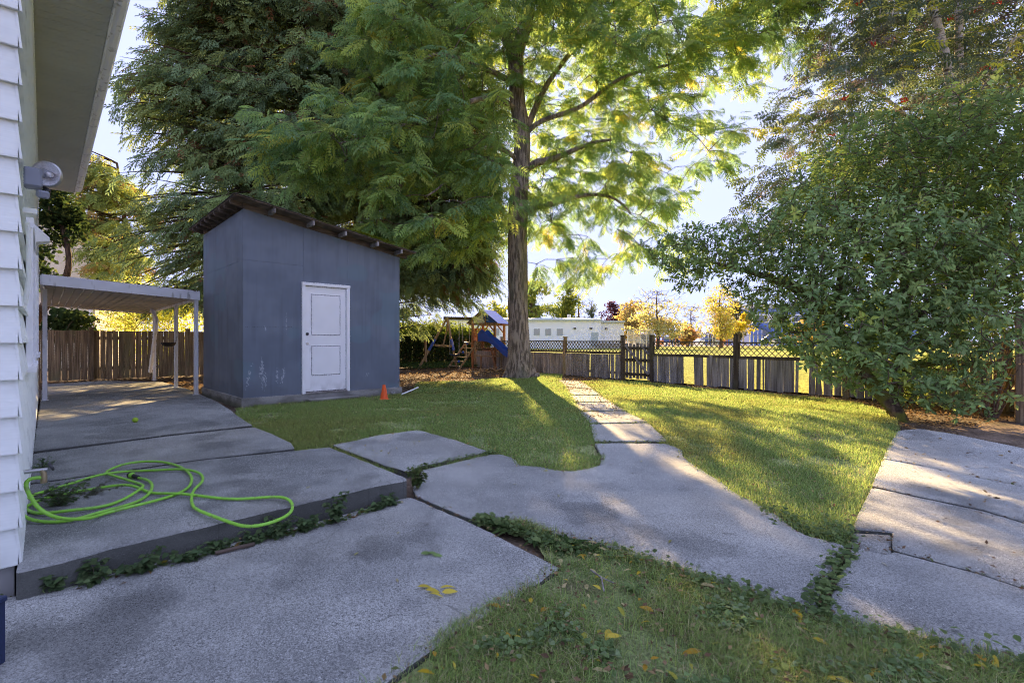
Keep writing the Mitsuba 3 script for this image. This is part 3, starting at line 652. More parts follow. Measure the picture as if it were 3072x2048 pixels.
for i, p in enumerate(prs):
    obj(sh, 'wall_panel', MB().prism(p + D1 * 0.0011 * (i % 3), D1 * 0.02), 'm_shed')
for (b0, b1, z0, z1) in ((0, 1.22, ZB, 2.52), (1.22, SL, ZB, 2.52), (0, 1.9, 2.52, 3.40), (1.9, SL, 2.52, 3.40)):
    p = np.array([S(0, b0 + 0.0016, z0 + 0.0016), S(0, b1 - 0.0016, z0 + 0.0016), S(0, b1 - 0.0016, z1 - 0.0016), S(0, b0 + 0.0016, z1 - 0.0016)])
    if b0 == 0: p[[0, 3]] += D1 * 0.022
    obj(sh, 'wall_panel', MB().prism(p, D2 * 0.02), 'm_shed')
obj(sh, 'wall_panel', MB().prism(np.array([S(SW, 0.022, ZB), S(SW, SL, ZB), S(SW, SL, zt(SW)), S(SW, 0.022, zt(SW))]), -D2 * 0.02), 'm_shed')
obj(sh, 'wall_panel', MB().prism(np.array([S(0.02, SL, ZB), S(SW, SL, ZB), S(SW, SL, zt(SW)), S(0.02, SL, zt(0))]), D1 * 0.02), 'm_shed')
obj(sh, 'backing', MB().prism(np.array([S(0.03, 0.06, ZB), S(SW - 0.03, 0.06, ZB), S(SW - 0.03, 0.06, zt(SW)), S(0.03, 0.06, zt(0))]), D1 * (SL - 0.1)), 'm_dark_metal')
# door
fr = MB()
for a in (DA0 - 0.028, DA1 + 0.028): fr.box(S(a, -0.012, (ZB + DZ) / 2 + 0.0), (0.032, 0.024, (DZ - ZB) / 2), AS)
fr.box(S((DA0 + DA1) / 2, -0.014, DZ + 0.030), ((DA1 - DA0) / 2 + 0.062, 0.028, 0.029), AS)
obj(sh, 'door_frame', fr, 'm_white')
obj(sh, 'threshold', MB().box(S((DA0 + DA1) / 2, -0.025, ZB + 0.012), ((DA1 - DA0) / 2 - 0.005, 0.05, 0.012), AS), 'm_grey_wood')
dc = (DA0 + DA1) / 2
dr_ = MB().box(S(dc, 0.026, (ZB + DZ) / 2 + 0.015), ((DA1 - DA0) / 2 - 0.008, 0.018, (DZ - ZB) / 2 - 0.022), AS)
dk_ = obj(sh, 'door', dr_, 'm_door')
for (z0, z1) in ((0.62 - 0.17, 1.02), (1.22, 2.00)):
    a0, a1 = DA0 + 0.125, DA1 - 0.125
    g = MB()
    for (ax0, ax1, zz0, zz1) in ((a0 - 0.018, a1 + 0.018, z0 - 0.018, z0), (a0 - 0.018, a1 + 0.018, z1, z1 + 0.018), (a0 - 0.018, a0, z0 - 0.0005, z1 + 0.0005), (a1, a1 + 0.018, z0 - 0.0005, z1 + 0.0005)):
        g.box(S((ax0 + ax1) / 2, 0.006, (zz0 + zz1) / 2), ((ax1 - ax0) / 2, 0.004, (zz1 - zz0) / 2), AS, 0.0035)
    pk = obj(dk_, 'panel', MB().box(S(dc, 0.005, (z0 + z1) / 2), ((a1 - a0) / 2 - 0.012, 0.007, (z1 - z0) / 2 - 0.012), AS, 0.006), 'm_door')
    obj(dk_, 'moulding', g, 'm_door')
    obj(dk_, 'groove', MB().box(S(dc, 0.009, (z0 + z1) / 2), ((a1 - a0) / 2 - 0.001, 0.004, (z1 - z0) / 2 - 0.001), AS, 0.001), 'm_door_groove')
obj(dk_, 'lock', MB().lathe([(0.0, 0.012), (0.022, 0.012), (0.026, 0.006), (0.026, 0.0)], S(DA0 + 0.05, 0.008, 1.06), -D1, 16), 'm_steel', smooth=50)
obj(dk_, 'lock_hole', MB().lathe([(0.0, 0.004), (0.02, 0.004), (0.03, 0.003), (0.03, 0.0)], S(DA0 + 0.05, 0.008, 1.24), -D1, 16), 'm_black', smooth=50)
# roof
ra, rb, rc, rr = -0.20, -0.33, SL + 0.36, SW + 0.2
def zr(a): return zt(a) + 0.092
nb = 22
for i in range(12):                                         # roof boards, running across the rafters
    a0 = ra + (rr - ra) * i / 12; a1 = ra + (rr - ra) * (i + 1) / 12 - 0.004
    pl_ = np.array([S(a0, rb, zr(a0)), S(a1, rb, zr(a1)), S(a1, rb, zr(a1) + 0.018), S(a0, rb, zr(a0) + 0.018)])
    obj(sh, 'roof_board', MB().prism(pl_, D1 * (rc - rb)), 'm_rafter')
for i in range(13):                                         # shingle courses
    a0 = ra - 0.02 + (rr - ra) * i / 13; a1 = ra - 0.02 + (rr - ra + 0.04) * (i + 1.0) / 13
    h0, h1 = 0.020, 0.034
    for j in range(8):
        b0 = rb - 0.02 + (rc - rb + 0.04) * j / 8; b1 = rb - 0.02 + (rc - rb + 0.04) * (j + 1) / 8 - 0.004
        o = 0.01 * math.sin(i * 7.1 + j * 3.3)
        pl_ = np.array([S(a0, b0, zr(a0) + h0), S(a1 + o, b0, zr(a1) + h0 + 0.002), S(a1 + o, b0, zr(a1) + h1), S(a0, b0, zr(a0) + h0 + 0.004)])
        obj(sh, 'shingle', MB().prism(pl_, D1 * (b1 - b0)), 'm_shingle')
for i in range(9):                                          # rafters with their tails past the high wall
    b = 0.02 + i * (SL - 0.02) / 8
    pl_ = [S(ra + 0.015, b, zr(ra) - 0.074), S(ra + 0.004, b, zr(ra) - 0.05), S(ra + 0.004, b, zr(ra) - 0.002), S(-0.002, b, zr(0) - 0.002), S(-0.002, b, zr(0) - 0.078)]
    obj(sh, 'rafter_tail', MB().prism(np.array(pl_), D1 * 0.042), 'm_rafter')
    pl_ = [S(SW + 0.002, b, zr(SW) - 0.092), S(SW + 0.002, b, zr(SW) - 0.002), S(rr - 0.01, b, zr(rr) - 0.002), S(rr - 0.01, b, zr(rr) - 0.07)]
    obj(sh, 'rafter_tail', MB().prism(np.array(pl_), D1 * 0.042), 'm_rafter')
for a in (0.42, 1.10, 1.72, 2.40, 2.95):                    # lookouts under the front overhang
    obj(sh, 'lookout', MB().box(S(a, rb / 2 - 0.002, zr(a) - 0.046), (0.021, -rb / 2 - 0.012, 0.042), AS), 'm_grey_wood')
obj(sh, 'top_plate', MB().prism(np.array([S(0, -0.002, zt(0) - 0.004), S(SW, -0.002, zt(SW) - 0.004), S(SW, -0.002, zr(SW) - 0.003), S(0, -0.002, zr(0) - 0.003)]), D1 * 0.02), 'm_rafter')
obj(sh, 'vent_cap', MB().lathe([(0.0, 0.006), (0.02, 0.006), (0.034, 0.012), (0.045, 0.006), (0.045, 0.0)], S(SW - 0.18, -0.046, 0.0), -D1, 18), 'm_concrete_wall', smooth=50)
obj(sh, 'step', MB().box(S(1.55, -0.17, 0.0), (0.50, 0.09, 0.025), AS, 0.01), 'm_base', label='thin worn concrete step below the white door')

# moss clumps on the shed roof
rng = np.random.default_rng(8)
n = 2600
a = rng.normal(2.25, 0.22, n); b = rb + np.abs(rng.normal(0, 0.30, n)) - 0.02
MP = np.array([S(x, y, zr(x) + 0.03 + rng.uniform(0, 0.05)) for x, y in zip(a, b)])
v, f = place(LT, LF, MP, rng.normal(size=(n, 3)) + UP * 0.6, rng.normal(size=(n, 3)), rng.uniform(0.02, 0.045, n))
mk = thing('roof_moss', 'yellow green moss growing on the low edge of the shed roof', 'moss', kind='stuff')
obj(mk, None, (v, f), 'm_leaf', color=per_copy(np.array([0.16, 0.19, 0.015]) * rng.uniform(0.5, 1.3, (n, 1)), LT))

# traffic cone, stick, ball
cn = thing('traffic_cone', 'small orange traffic cone on the lawn in front of the shed', 'traffic cone')
cc = v3(-2.48, 9.5, -0.02)
obj(cn, 'cone', MB().lathe([(0.078, 0.0), (0.080, 0.012), (0.074, 0.018), (0.030, 0.27), (0.026, 0.282), (0.017, 0.284), (0.0, 0.284)], cc, UP, 28), 'm_orange', smooth=40)
obj(cn, 'base', MB().lathe([(0.0, 0.012), (0.094, 0.012), (0.098, 0.006), (0.098, 0.0)], cc, UP, 28), 'm_orange', smooth=40)
pv = thing('white_pipe', 'thin white plastic pipe lying by the right corner of the shed', 'pipe')
obj(pv, None, MB().tube([v3(-2.26, 10.05, 0.02), v3(-2.15, 10.3, 0.06), v3(-2.03, 10.6, 0.11)], 0.014, 8), 'm_white', smooth=50)
bk = thing('tennis_ball', 'small yellow green ball lying on the raised pavement', 'ball')
obj(bk, None, trimesh.creation.icosphere(3, 0.034).apply_translation([-5.12, 6.66, 0.035]), 'm_ball', smooth=True)

# ---------------------------------------------------------------- fences
def board(parent, name, c0, c1, base, top, w, th, m, tilt=0.0, ax=None):
    return MB()
rng = np.random.default_rng(11)
bf = thing('board_fence', 'tall brown board fence behind the carport', 'fence')
FA = 19.0
b = -1.2
while b < 10.75:
    w = rng.uniform(0.125, 0.15)
    zt_ = 1.44 + rng.uniform(-0.012, 0.012)
    tl = rng.normal(0, 0.006)
    ax = np.array([D2 * math.cos(tl) + UP * math.sin(tl), D1, -D2 * math.sin(tl) + UP * math.cos(tl)])
    obj(bf, 'board', MB().box(P(FA + rng.uniform(-0.004, 0.004), b + w / 2, zt_ / 2 - 0.02), (w / 2, 0.010, zt_ / 2), ax), 'm_fence')
    b += w + (rng.uniform(0.0015, 0.005) if rng.random() < 0.85 else 0.012)
for b in (1.0, 3.4, 5.8, 8.2, 10.5):
    k = obj(bf, 'post', MB().box(P(FA - 0.07, b, 0.72), (0.05, 0.055, 0.76), AX), 'm_fence')
    obj(k, 'cap', MB().box(P(FA - 0.07, b, 1.50), (0.068, 0.068, 0.018), AX), 'm_fence')
for z in (0.3, 1.2):
    obj(bf, 'rail', MB().box(P(FA + 0.032, 4.8, z), (0.02, 6.0, 0.045), AX), 'm_fence')

gf = thing('lattice_fence', 'weathered grey board fence with lattice top and gaps, facing the playing field', 'fence')
AF = np.array([FD, FN, UP])
def Fp(s, n, z): return F0 + FD * s + FN * n + UP * z
def s_at(u):                                               # distance along the fence of a bearing
    k = (u - 1176) / 1126
    return (k * 18.5 - 0.72) / (0.594 + 0.804 * k)
pu = [-3.9, -1.9, s_at(1297), s_at(1431), s_at(1498), s_at(1692), s_at(1692) + 2.35, s_at(1692) + 4.7, s_at(1692) + 7.0]
ztop, zlat, zbot = 1.115, 0.80, -0.06
for i, s in enumerate(pu):
    h = 1.26 if i != 2 else 1.24
    tl = 0.05 if i == 2 else rng.normal(0, 0.008)
    ax = np.array([FD * math.cos(tl) - UP * math.sin(tl), FN, UP * math.cos(tl) + FD * math.sin(tl)])
    pk = obj(gf, 'post', MB().box(Fp(s, 0.0, h / 2 - 0.12), (0.06 if i != 2 else 0.05, 0.05, h / 2 + 0.12), ax, 0.006), 'm_dark_wood' if i in (3, 4, 5) else 'm_fence')
    obj(pk, 'cap', MB().box(Fp(s + (0.03 if i == 2 else 0), 0.0, h + 0.015), (0.068, 0.06, 0.014), ax, 0.004), 'm_dark_wood')
for i in range(len(pu) - 1):
    if i == 3: continue                                     # gate
    s0, s1 = pu[i] + 0.06, pu[i + 1] - 0.06
    dz = -0.012 * i
    L, H = s1 - s0, ztop - zlat
    obj(gf, 'rail', MB().box(Fp((s0 + s1) / 2, 0, ztop + 0.012 + dz), (L / 2, 0.022, 0.018), AF), 'm_dark_wood')
    obj(gf, 'rail', MB().box(Fp((s0 + s1) / 2, 0, zlat - 0.03 + dz), (L / 2, 0.03, 0.035), AF), 'm_dark_wood')
    if i < 3: obj(gf, 'rail', MB().box(Fp((s0 + s1) / 2, 0.035, 0.16 + dz), (L / 2, 0.018, 0.04), AF), 'm_dark_wood')
    lk = obj(gf, 'lattice', MB().box(Fp(s0 + 0.012, 0.0, (ztop + zlat) / 2 + dz), (0.012, 0.014, H / 2 - 0.01), AF).box(Fp(s1 - 0.012, 0.0, (ztop + zlat) / 2 + dz), (0.012, 0.014, H / 2 - 0.01), AF), 'm_dark_wood')
    sp_ = 0.142
    for sg in (1, -1):
        x = -H + 0.03
        while x < L:
            q0, q1 = max(x, 0.0), min(x + H, L)
            if q1 - q0 > 0.06:
                z0 = zlat + (q0 - x) if sg > 0 else ztop - (q0 - x)
                z1 = zlat + (q1 - x) if sg > 0 else ztop - (q1 - x)
                obj(lk, 'slat', MB().beam(Fp(s0 + q0, 0.005 * sg, z0 + dz), Fp(s0 + q1, 0.005 * sg, z1 + dz), 0.008, 0.032, FN, 0.001), 'm_dark_wood')
            x += sp_
# boards: (u0, u1) bearings of gaps, everything between is filled with boards
gapsR = [(s_at(a), s_at(b_)) for a, b_ in ((1571, 1595), (1616, 1624), (1675, 1677), (1716, 1718.5), (1733, 1738.5), (1748, 1752), (1756, 1758), (1825, 1828), (1835, 1859), (1875, 1877), (1884, 1892), (1913, 1917), (1940, 1942))]
def run(s0, s1, gaps, m, wlo=0.115, whi=0.15):
    s = s0
    while s < s1 - 0.02:
        w = min(rng.uniform(wlo, whi), s1 - s)
        g = next((g for g in gaps if s <= g[0] < s + w + 0.01), None)
        if g is not None: w = max(g[0] - s, 0.02)
        inside = next((g for g in gaps if g[0] <= s + 0.001 < g[1]), None)
        if inside is not None:
            s = inside[1]; continue
        tl = rng.normal(0, 0.010)
        ax = np.array([FD * math.cos(tl) + UP * math.sin(tl), FN, -FD * math.sin(tl) + UP * math.cos(tl)])
        zt_ = zlat - 0.068 + rng.uniform(-0.004, 0.002) - 0.03
        zb_ = zbot + rng.uniform(-0.02, 0.03)
        obj(gf, 'board', MB().box(Fp(s + w / 2, -0.012 + rng.uniform(-0.003, 0.003), (zt_ + zb_) / 2), (w / 2 - 0.001, 0.009, (zt_ - zb_) / 2), ax, 0.002), m)
        s += w + (0.003 if rng.random() < 0.75 else 0.014)
        if g is not None: s = g[1]
run(pu[0] + .06, pu[1] - .06, [], 'm_grey_wood'); run(pu[1] + .06, pu[2] - .06, [], 'm_grey_wood')
run(pu[2] + .06, pu[3] - .06, [(s_at(a), s_at(b_)) for a, b_ in ((1355, 1357), (1403, 1404.5), (1412, 1414), (1422, 1423))], 'm_grey_wood')
for i in range(4, len(pu) - 1): run(pu[i] + .06, pu[i + 1] - .06, gapsR if i < 7 else [], 'm_grey_wood')
for u0, tl in ((1632, 0.10), (1881, -0.10), (1868, -0.06)):  # leaning loose boards
    ax = np.array([FD * math.cos(tl) - UP * math.sin(tl), FN, UP * math.cos(tl) + FD * math.sin(tl)])
    obj(gf, 'board', MB().box(Fp(s_at(u0), -0.035, 0.34), (0.045, 0.009, 0.40), ax, 0.002), 'm_grey_wood')
# gate
gt = thing('gate', 'narrow wooden picket gate with diagonal brace between two posts of the lattice fence', 'gate')
g0, g1 = pu[3] + 0.075, pu[4] - 0.075
ng = 7
for i in range(ng):
    w = (g1 - g0) / ng
    obj(gt, 'board', MB().box(Fp(g0 + w * (i + 0.5), 0.02, 0.52), (w / 2 - 0.017, 0.009, 0.52 + 0.02 * math.sin(i * 2.4)), AF), 'm_grey_wood')
for z in (0.13, 0.55, 0.90): obj(gt, 'rail', MB().box(Fp((g0 + g1) / 2, -0.012, z), ((g1 - g0) / 2, 0.018, 0.042), AF), 'm_dark_wood')
obj(gt, 'brace', MB().beam(Fp(g0 + 0.06, -0.042, 0.98), Fp(g1 - 0.02, -0.042, 0.14), 0.03, 0.085, FN), 'm_grey_wood')
obj(gt, 'brace', MB().beam(Fp(g0 + 0.62, -0.040, 1.0), Fp(g1 - 0.02, -0.040, 0.72), 0.03, 0.085, FN), 'm_grey_wood')

sf = thing('side_fence', 'tall weathered board fence at the right edge behind the bare bush', 'fence')
sb = v3(7.42, 7.22, 0)
for i in range(14):
    w = 0.125
    obj(sf, 'board', MB().box(sb + D2 * (i * 0.135) + UP * 0.72, (w / 2, 0.011, 0.78 + rng.uniform(-0.02, 0.02)), AS), 'm_fence')
obj(sf, 'post', MB().box(sb - D2 * 0.10 - D1 * 0.05 + UP * 0.72, (0.05, 0.05, 0.82), AS), 'm_fence')
for z in (0.35, 1.2): obj(sf, 'rail', MB().box(sb + D2 * 0.9 + D1 * 0.032 + UP * z, (0.97, 0.02, 0.045), AS), 'm_fence')

# ---------------------------------------------------------------- play set and swing
ps = thing('play_tower', 'wooden play tower with blue and dark canopy roof and blue slide behind the tree', 'play tower')
tc = v3(-0.98, 20.6, 0)
tx, ty = unit(v3(0.93, -0.37, 0)), unit(v3(0.37, 0.93, 0))
def Q(a, b_, z): return tc + tx * a + ty * b_ + UP * z
TA = np.array([tx, ty, UP])
for a in (-0.5, 0.5):
    for b_ in (-0.5, 0.5):
        obj(ps, 'post', MB().box(Q(a, b_, 0.92), (0.045, 0.045, 0.95), TA), 'm_cedar_wood')
        obj(ps, 'brace', MB().beam(Q(a, b_ - 0.06 * np.sign(b_) - 0.0, 1.45), Q(a * 0.35, b_ - 0.06 * np.sign(b_), 1.83), 0.03, 0.05), 'm_cedar_wood')
for b_ in (-0.55, 0.55): obj(ps, 'beam', MB().box(Q(0, b_, 1.83), (0.66, 0.022, 0.06), TA), 'm_pale_wood')
for i in range(9): obj(ps, 'deck_board', MB().box(Q(-0.5 + i * 0.125, 0, 1.11), (0.058, 0.55, 0.018), TA), 'm_cedar_wood')
for i in range(5): obj(ps, 'baluster', MB().box(Q(-0.55, -0.36 + i * 0.18, 1.36), (0.012, 0.03, 0.24), TA), 'm_cedar_wood')
obj(ps, 'handrail', MB().box(Q(-0.555, 0, 1.62), (0.025, 0.44, 0.03), TA), 'm_cedar_wood')
for s, m in ((-1, 'm_tarp'), (1, 'm_blue')):
    pl_ = np.array([Q(s * 0.72, -0.68, 1.83), Q(s * 0.72, 0.68, 1.83), Q(0, 0.68, 2.40), Q(0, -0.68, 2.40)])
    obj(ps, 'canopy', MB().prism(pl_, UP * 0.012), m, label='dark tarp side of the roof' if s < 0 else 'blue side of the roof')
obj(ps, 'gable', MB().prism(np.array([Q(-0.5, -0.64, 1.86), Q(0.0, -0.64, 2.24), Q(0.12, -0.64, 1.86)]), ty * 0.01), 'm_portable')
obj(ps, 'gable', MB().prism(np.array([Q(0.0, -0.62, 2.36), Q(0.66, -0.62, 1.87), Q(0.02, -0.62, 1.87)]), ty * 0.01), 'm_blue')
obj(ps, 'gable_post', MB().box(Q(0.16, -0.67, 2.05), (0.018, 0.015, 0.24), TA), 'm_cedar_wood')
# skirt of boards under the deck, ladder wall with holds
for i in range(8): obj(ps, 'skirt_board', MB().box(Q(-0.44 + i * 0.125, 0.52, 0.42), (0.059, 0.011, 0.42), TA), 'm_cedar_wood')
lad0, lad1 = Q(-0.55, -0.45, 1.10), Q(-1.0, -1.25, 0.0)
ls = unit(np.cross(lad1 - lad0, UP))
for s in (-0.42, 0.42): obj(ps, 'ladder_rail', MB().beam(lad0 + ls * s, lad1 + ls * s, 0.035, 0.07), 'm_pale_wood')
for i in range(6):
    t = 0.08 + i * 0.165
    obj(ps, 'rung', MB().beam(lad0 * (1 - t) + lad1 * t - ls * 0.42, lad0 * (1 - t) + lad1 * t + ls * 0.42, 0.09, 0.03), 'm_pale_wood' if i % 2 else 'm_fence')
    if i % 2 == 0: obj(ps, 'climbing_hold', trimesh.creation.icosphere(2, 0.055).apply_translation(lad0 * (1 - t) + lad1 * t + ls * (0.2 - 0.15 * i / 2) - ty * 0.06), 'm_blue', smooth=True)
# picnic rails and slide
obj(ps, 'rail', MB().beam(Q(-0.2, -0.85, 0.52), Q(0.75, -0.62, 0.50), 0.03, 0.05), 'm_pale_wood')
obj(ps, 'leg', MB().beam(Q(0.0, -0.75, 0.0), Q(0.0, -0.75, 0.52), 0.05, 0.05), 'm_cedar_wood')
obj(ps, 'leg', MB().beam(Q(0.62, -0.62, 0.0), Q(0.35, -0.55, 0.8), 0.05, 0.06), 'm_cedar_wood')
st = np.linspace(0, 1, 26)
sx = 0.02 + 1.85 * st
sz = np.where(st < 0.12, 1.14 + 0.02 * np.sin(st / 0.12 * 3.14), 1.14 - 0.98 * (np.clip((st - 0.12) / 0.88, 0, 1)) ** 1.15 + 0.06 * np.sin((st - 0.12) * 9.5))
slv, slf = [], []
prof = [(-0.30, 0.20), (-0.27, 0.22), (-0.245, 0.19), (-0.22, 0.02), (0.22, 0.02), (0.245, 0.19), (0.27, 0.22), (0.30, 0.20), (0.26, -0.03), (-0.26, -0.03)]
lift = 1 + 1.0 * np.exp(-((st - 0.1) / 0.09) ** 2)
for i in range(26):
    for (b_, h) in prof: slv.append(Q(sx[i], -0.80 + b_, max(sz[i], 0.04) + (h * lift[i] if h > 0.1 else h)))
m_ = len(prof)
for i in range(25):
    for j in range(m_): slf.append([i * m_ + j, i * m_ + (j + 1) % m_, (i + 1) * m_ + (j + 1) % m_, (i + 1) * m_ + j])
obj(ps, 'slide', (np.array(slv), np.array(slf)), 'm_blue', smooth=45)

sw = thing('swing_set', 'wooden swing frame with blue sleeved legs and hanging swings beside the play tower', 'swing set')
top = v3(-2.71, 20.5, 2.08)
obj(sw, 'beam', MB().beam(top - tx * 0.18, Q(-0.5, 0.1, 2.06), 0.06, 0.13), 'm_dark_wood')
obj(sw, 'upright', MB().beam(top - UP * 0.5, top + UP * 0.02, 0.05, 0.07), 'm_pale_wood')
for foot in (v3(-3.86, 20.15, -0.04), v3(-2.30, 20.45, -0.04)):
    lk = obj(sw, 'leg', MB().beam(top, foot, 0.06, 0.085), 'm_pale_wood')
    obj(lk, 'sleeve', MB().beam(top + (foot - top) * 0.42, top + (foot - top) * 0.64, 0.075, 0.10), 'm_blue')
obj(sw, 'cross_bar', MB().beam(v3(-3.20, 20.30, 0.94), v3(-2.50, 20.44, 0.90), 0.05, 0.09), 'm_pale_wood')
obj(sw, 'strut', MB().beam(v3(-2.86, 20.36, 0.95), top - UP * 0.45, 0.04, 0.05), 'm_pale_wood')
for (x0_, x1_, zseat, m) in ((-2.58, -2.20, 0.56, 'm_navy'), (-2.07, -1.77, 1.08, 'm_dark_metal')):
    y = 20.35
    seat = [v3(x0_, y, zseat), v3(x1_, y, zseat)]
    mid = (seat[0] + seat[1]) / 2
    k = thing('swing', 'blue swing seat hanging nearest the wooden frame legs' if zseat < 0.6 else 'dark bar swing hanging near the play tower', 'swing')
    obj(k, 'seat', MB().tube([seat[0], seat[0] * .7 + seat[1] * .3 - UP * 0.03, seat[0] * .3 + seat[1] * .7 - UP * 0.03, seat[1]], 0.035 if zseat < 0.6 else 0.016, 8), m, smooth=50)
    for q in seat:
        up = q.copy(); up[2] = 2.0
        obj(k, 'chain', MB().tube([q, (q + up) / 2, up], 0.009, 5), 'm_steel')

# ---------------------------------------------------------------- vegetation
def sample_blobs(blobs, n, rng, gap=0.42, freq=0.9, seed=0, shell=0.35):
    """points in a union of ellipsoids, thinned by noise so that gaps stay open; more of them towards the outside"""
    b = np.array(blobs, float)
    vol = b[:, 3] * b[:, 4] * b[:, 5]
    out = []; got = 0
    while got < n:
        i = rng.choice(len(b), n * 2, p=vol / vol.sum())
        d = unit(rng.normal(size=(n * 2, 3))); r = rng.random(n * 2) ** shell
        r *= 0.82 + 0.36 * meshkit.noise(d * 2.3 + b[i, :3], seed + 5)
        p = b[i, :3] + d * r[:, None] * b[i, 3:6]
        k = meshkit.fbm(p * freq, 3, seed) > gap
        out.append(p[k]); got += k.sum()
    return np.vstack(out)[:n]


def spaced(p, r):
    keep = []; t = cKDTree(p); dead = np.zeros(len(p), bool)
    for i in range(len(p)):
        if dead[i]: continue
        keep.append(i); dead[t.query_ball_point(p[i], r)] = True
    return p[keep]


def grow(nodes, radii, targets, rng, r_tip=0.008, sag=0.10, power=0.42, lim=0.09, sides=5):
    """limbs from the skeleton nodes to every target; returns one mesh"""
    N = [np.asarray(p, float) for p in nodes]; par = [-1] * len(N); cnt = np.zeros(len(N) + 6 * len(targets))
    order = np.argsort(cKDTree(np.array(nodes)).query(targets)[0])
    paths = []
    for ti in order:
        t = targets[ti]
        A = np.array(N); d = np.linalg.norm(A - t, axis=1) + 0.35 * np.maximum(A[:, 2] - t[2], 0) * 0.5
        i = int(np.argmin(d)); a = N[i]; L = np.linalg.norm(t - a)
        if L < 0.05: continue
        m = max(2, min(6, int(L / 0.45) + 1)); ids = [i]
        off = rng.normal(0, 0.10 * L, 3); off[2] = abs(off[2]) + sag * L
        for s in range(1, m + 1):
            u = s / m
            N.append(a * (1 - u) + t * u + off * 4 * u * (1 - u) * 0.5 + (rng.normal(0, 0.02 * L, 3) if s < m else 0)); par.append(ids[-1]); ids.append(len(N) - 1)
        paths.append(ids)
    for k in range(len(N) - 1, len(nodes) - 1, -1):
        cnt[k] += 1
        if par[k] >= 0: cnt[par[k]] += cnt[k] * 0.5
    mb = MB()
    for ids in paths:
        r = np.minimum(r_tip * (cnt[ids] + 1) ** power, lim); r[0] = min(r[0], r[1] * 1.25) if len(r) > 1 else r[0]
        mb.tube(np.array(N)[ids], r, sides, caps=False)
    return mb


def limb(parent, pts, r0, r1, m, sides=10, name='limb'):
    pts = np.array(pts, float); tt = np.r_[0, np.cumsum(np.linalg.norm(np.diff(pts, axis=0), axis=1))]
    u = np.linspace(0, tt[-1], max(8, int(tt[-1] / 0.25)))
    c = CubicSpline(tt, pts)(u); r = r0 + (r1 - r0) * (u / tt[-1])
    r = r * (1 + 0.12 * (meshkit.noise(c * 2.1, 3) - 0.5))
    obj(parent, name, MB().tube(c, r, sides), m, smooth=70)
    return c, r


def pinnate(pairs, leaf_l, leaf_w, ang, droop, fold=0.25, start=0.22):
    """compound leaf of unit length along x"""
    V, F = [], []
    def zc(x): return -droop * x * x
    def leaflet(b, d, L, w):
        d = unit(d); sd = unit(np.cross(UP, d)); n0 = len(V)
        V.extend([b, b + d * L * 0.42 + sd * w / 2 + UP * fold * w * 0.5, b + d * L - UP * 0.12 * L, b + d * L * 0.42 - sd * w / 2 + UP * fold * w * 0.5])
        F.extend([[n0, n0 + 2, n0 + 1], [n0, n0 + 3, n0 + 2]])
    for i in range(pairs):
        x = start + (0.9 - start) * i / max(pairs - 1, 1); sc = 0.75 + 0.5 * math.sin(math.pi * (i + 1) / (pairs + 1))
        for s in (1, -1): leaflet(v3(x + 0.01 * s, 0, zc(x)), v3(math.cos(ang), s * math.sin(ang), -0.25), leaf_l * sc, leaf_w * sc)
    leaflet(v3(0.92, 0, zc(0.92)), v3(1, 0, -0.5), leaf_l, leaf_w)
    n0 = len(V)
    V.extend([v3(0, 0.006, 0), v3(0, -0.006, 0), v3(0.93, 0, zc(0.93))]); F.append([n0, n0 + 1, n0 + 2])
    return np.array(V), np.array(F)


def shoots(centers, rng, per, L, down, n_leaf, spread_out=None, origin=None):
    """leafy shoots from cluster centres: returns leaf positions, axes and normals"""
    n = len(centers) * per
    c = np.repeat(centers, per, 0)
    d = rng.normal(size=(n, 3))
    if origin is not None: d += 0.9 * unit(c - origin)
    d[:, 2] = d[:, 2] * 0.5 - down
    d = unit(d); ln = L * rng.uniform(0.5, 1.15, n)
    t = np.linspace(0.12, 1.0, n_leaf)
    pos = c[:, None] + d[:, None] * (ln[:, None] * t)[:, :, None]
    pos[:, :, 2] -= (0.35 * down + 0.12) * ln[:, None] * t ** 2
    side = unit(np.cross(d, UP + 0.001)); sg = np.where(np.arange(n_leaf) % 2 == 0, 1, -1)
    ax = d[:, None] * 0.75 + side[:, None] * sg[None, :, None] * 0.8 + rng.normal(0, 0.25, (n, n_leaf, 3)); ax[:, :, 2] -= 0.35 + down * 0.4
    nm = UP + rng.normal(0, 0.45, (n, n_leaf, 3))
    tw = (c, c + d * ln[:, None] - np.c_[np.zeros((n, 2)), (0.35 * down + 0.12) * ln])
    return pos.reshape(-1, 3), ax.reshape(-1, 3), nm.reshape(-1, 3), np.repeat(np.arange(n), n_leaf), tw


def twig_mesh(tw, r=0.006):
    a, b = tw; m = a * 0.5 + b * 0.5; m[:, 2] += 0.06 * np.linalg.norm(b - a, axis=1)
    d = unit(b - a); s = unit(np.cross(d, UP + 0.01)) * r; s2 = np.cross(d, s)
    v = np.stack([a + s, a - s * 0.5 + s2 * 0.87, a - s * 0.5 - s2 * 0.87, m + s * .7, m - s * 0.35 + s2 * 0.6, m - s * 0.35 - s2 * 0.6, b], 1)
    f0 = np.array([[0, 1, 4], [0, 4, 3], [1, 2, 5], [1, 5, 4], [2, 0, 3], [2, 3, 5], [3, 4, 6], [4, 5, 6], [5, 3, 6]])
    return v.reshape(-1, 3), (f0[None] + (np.arange(len(a)) * 7)[:, None, None]).reshape(-1, 3)


def tint(rng, idx, palette, probs, jit=0.22, clump=None):
    """a colour for each leaf: a hue for each shoot, some scatter for each leaf"""
    m = idx.max() + 1
    base = np.array(palette)[rng.choice(len(palette), m, p=probs)]
    c = base[idx] * rng.uniform(1 - jit, 1 + jit, (len(idx), 1))
    return np.clip(c * rng.uniform(0.94, 1.06, (len(idx), 3)), 0.004, 0.8)


rng = np.random.default_rng(21)
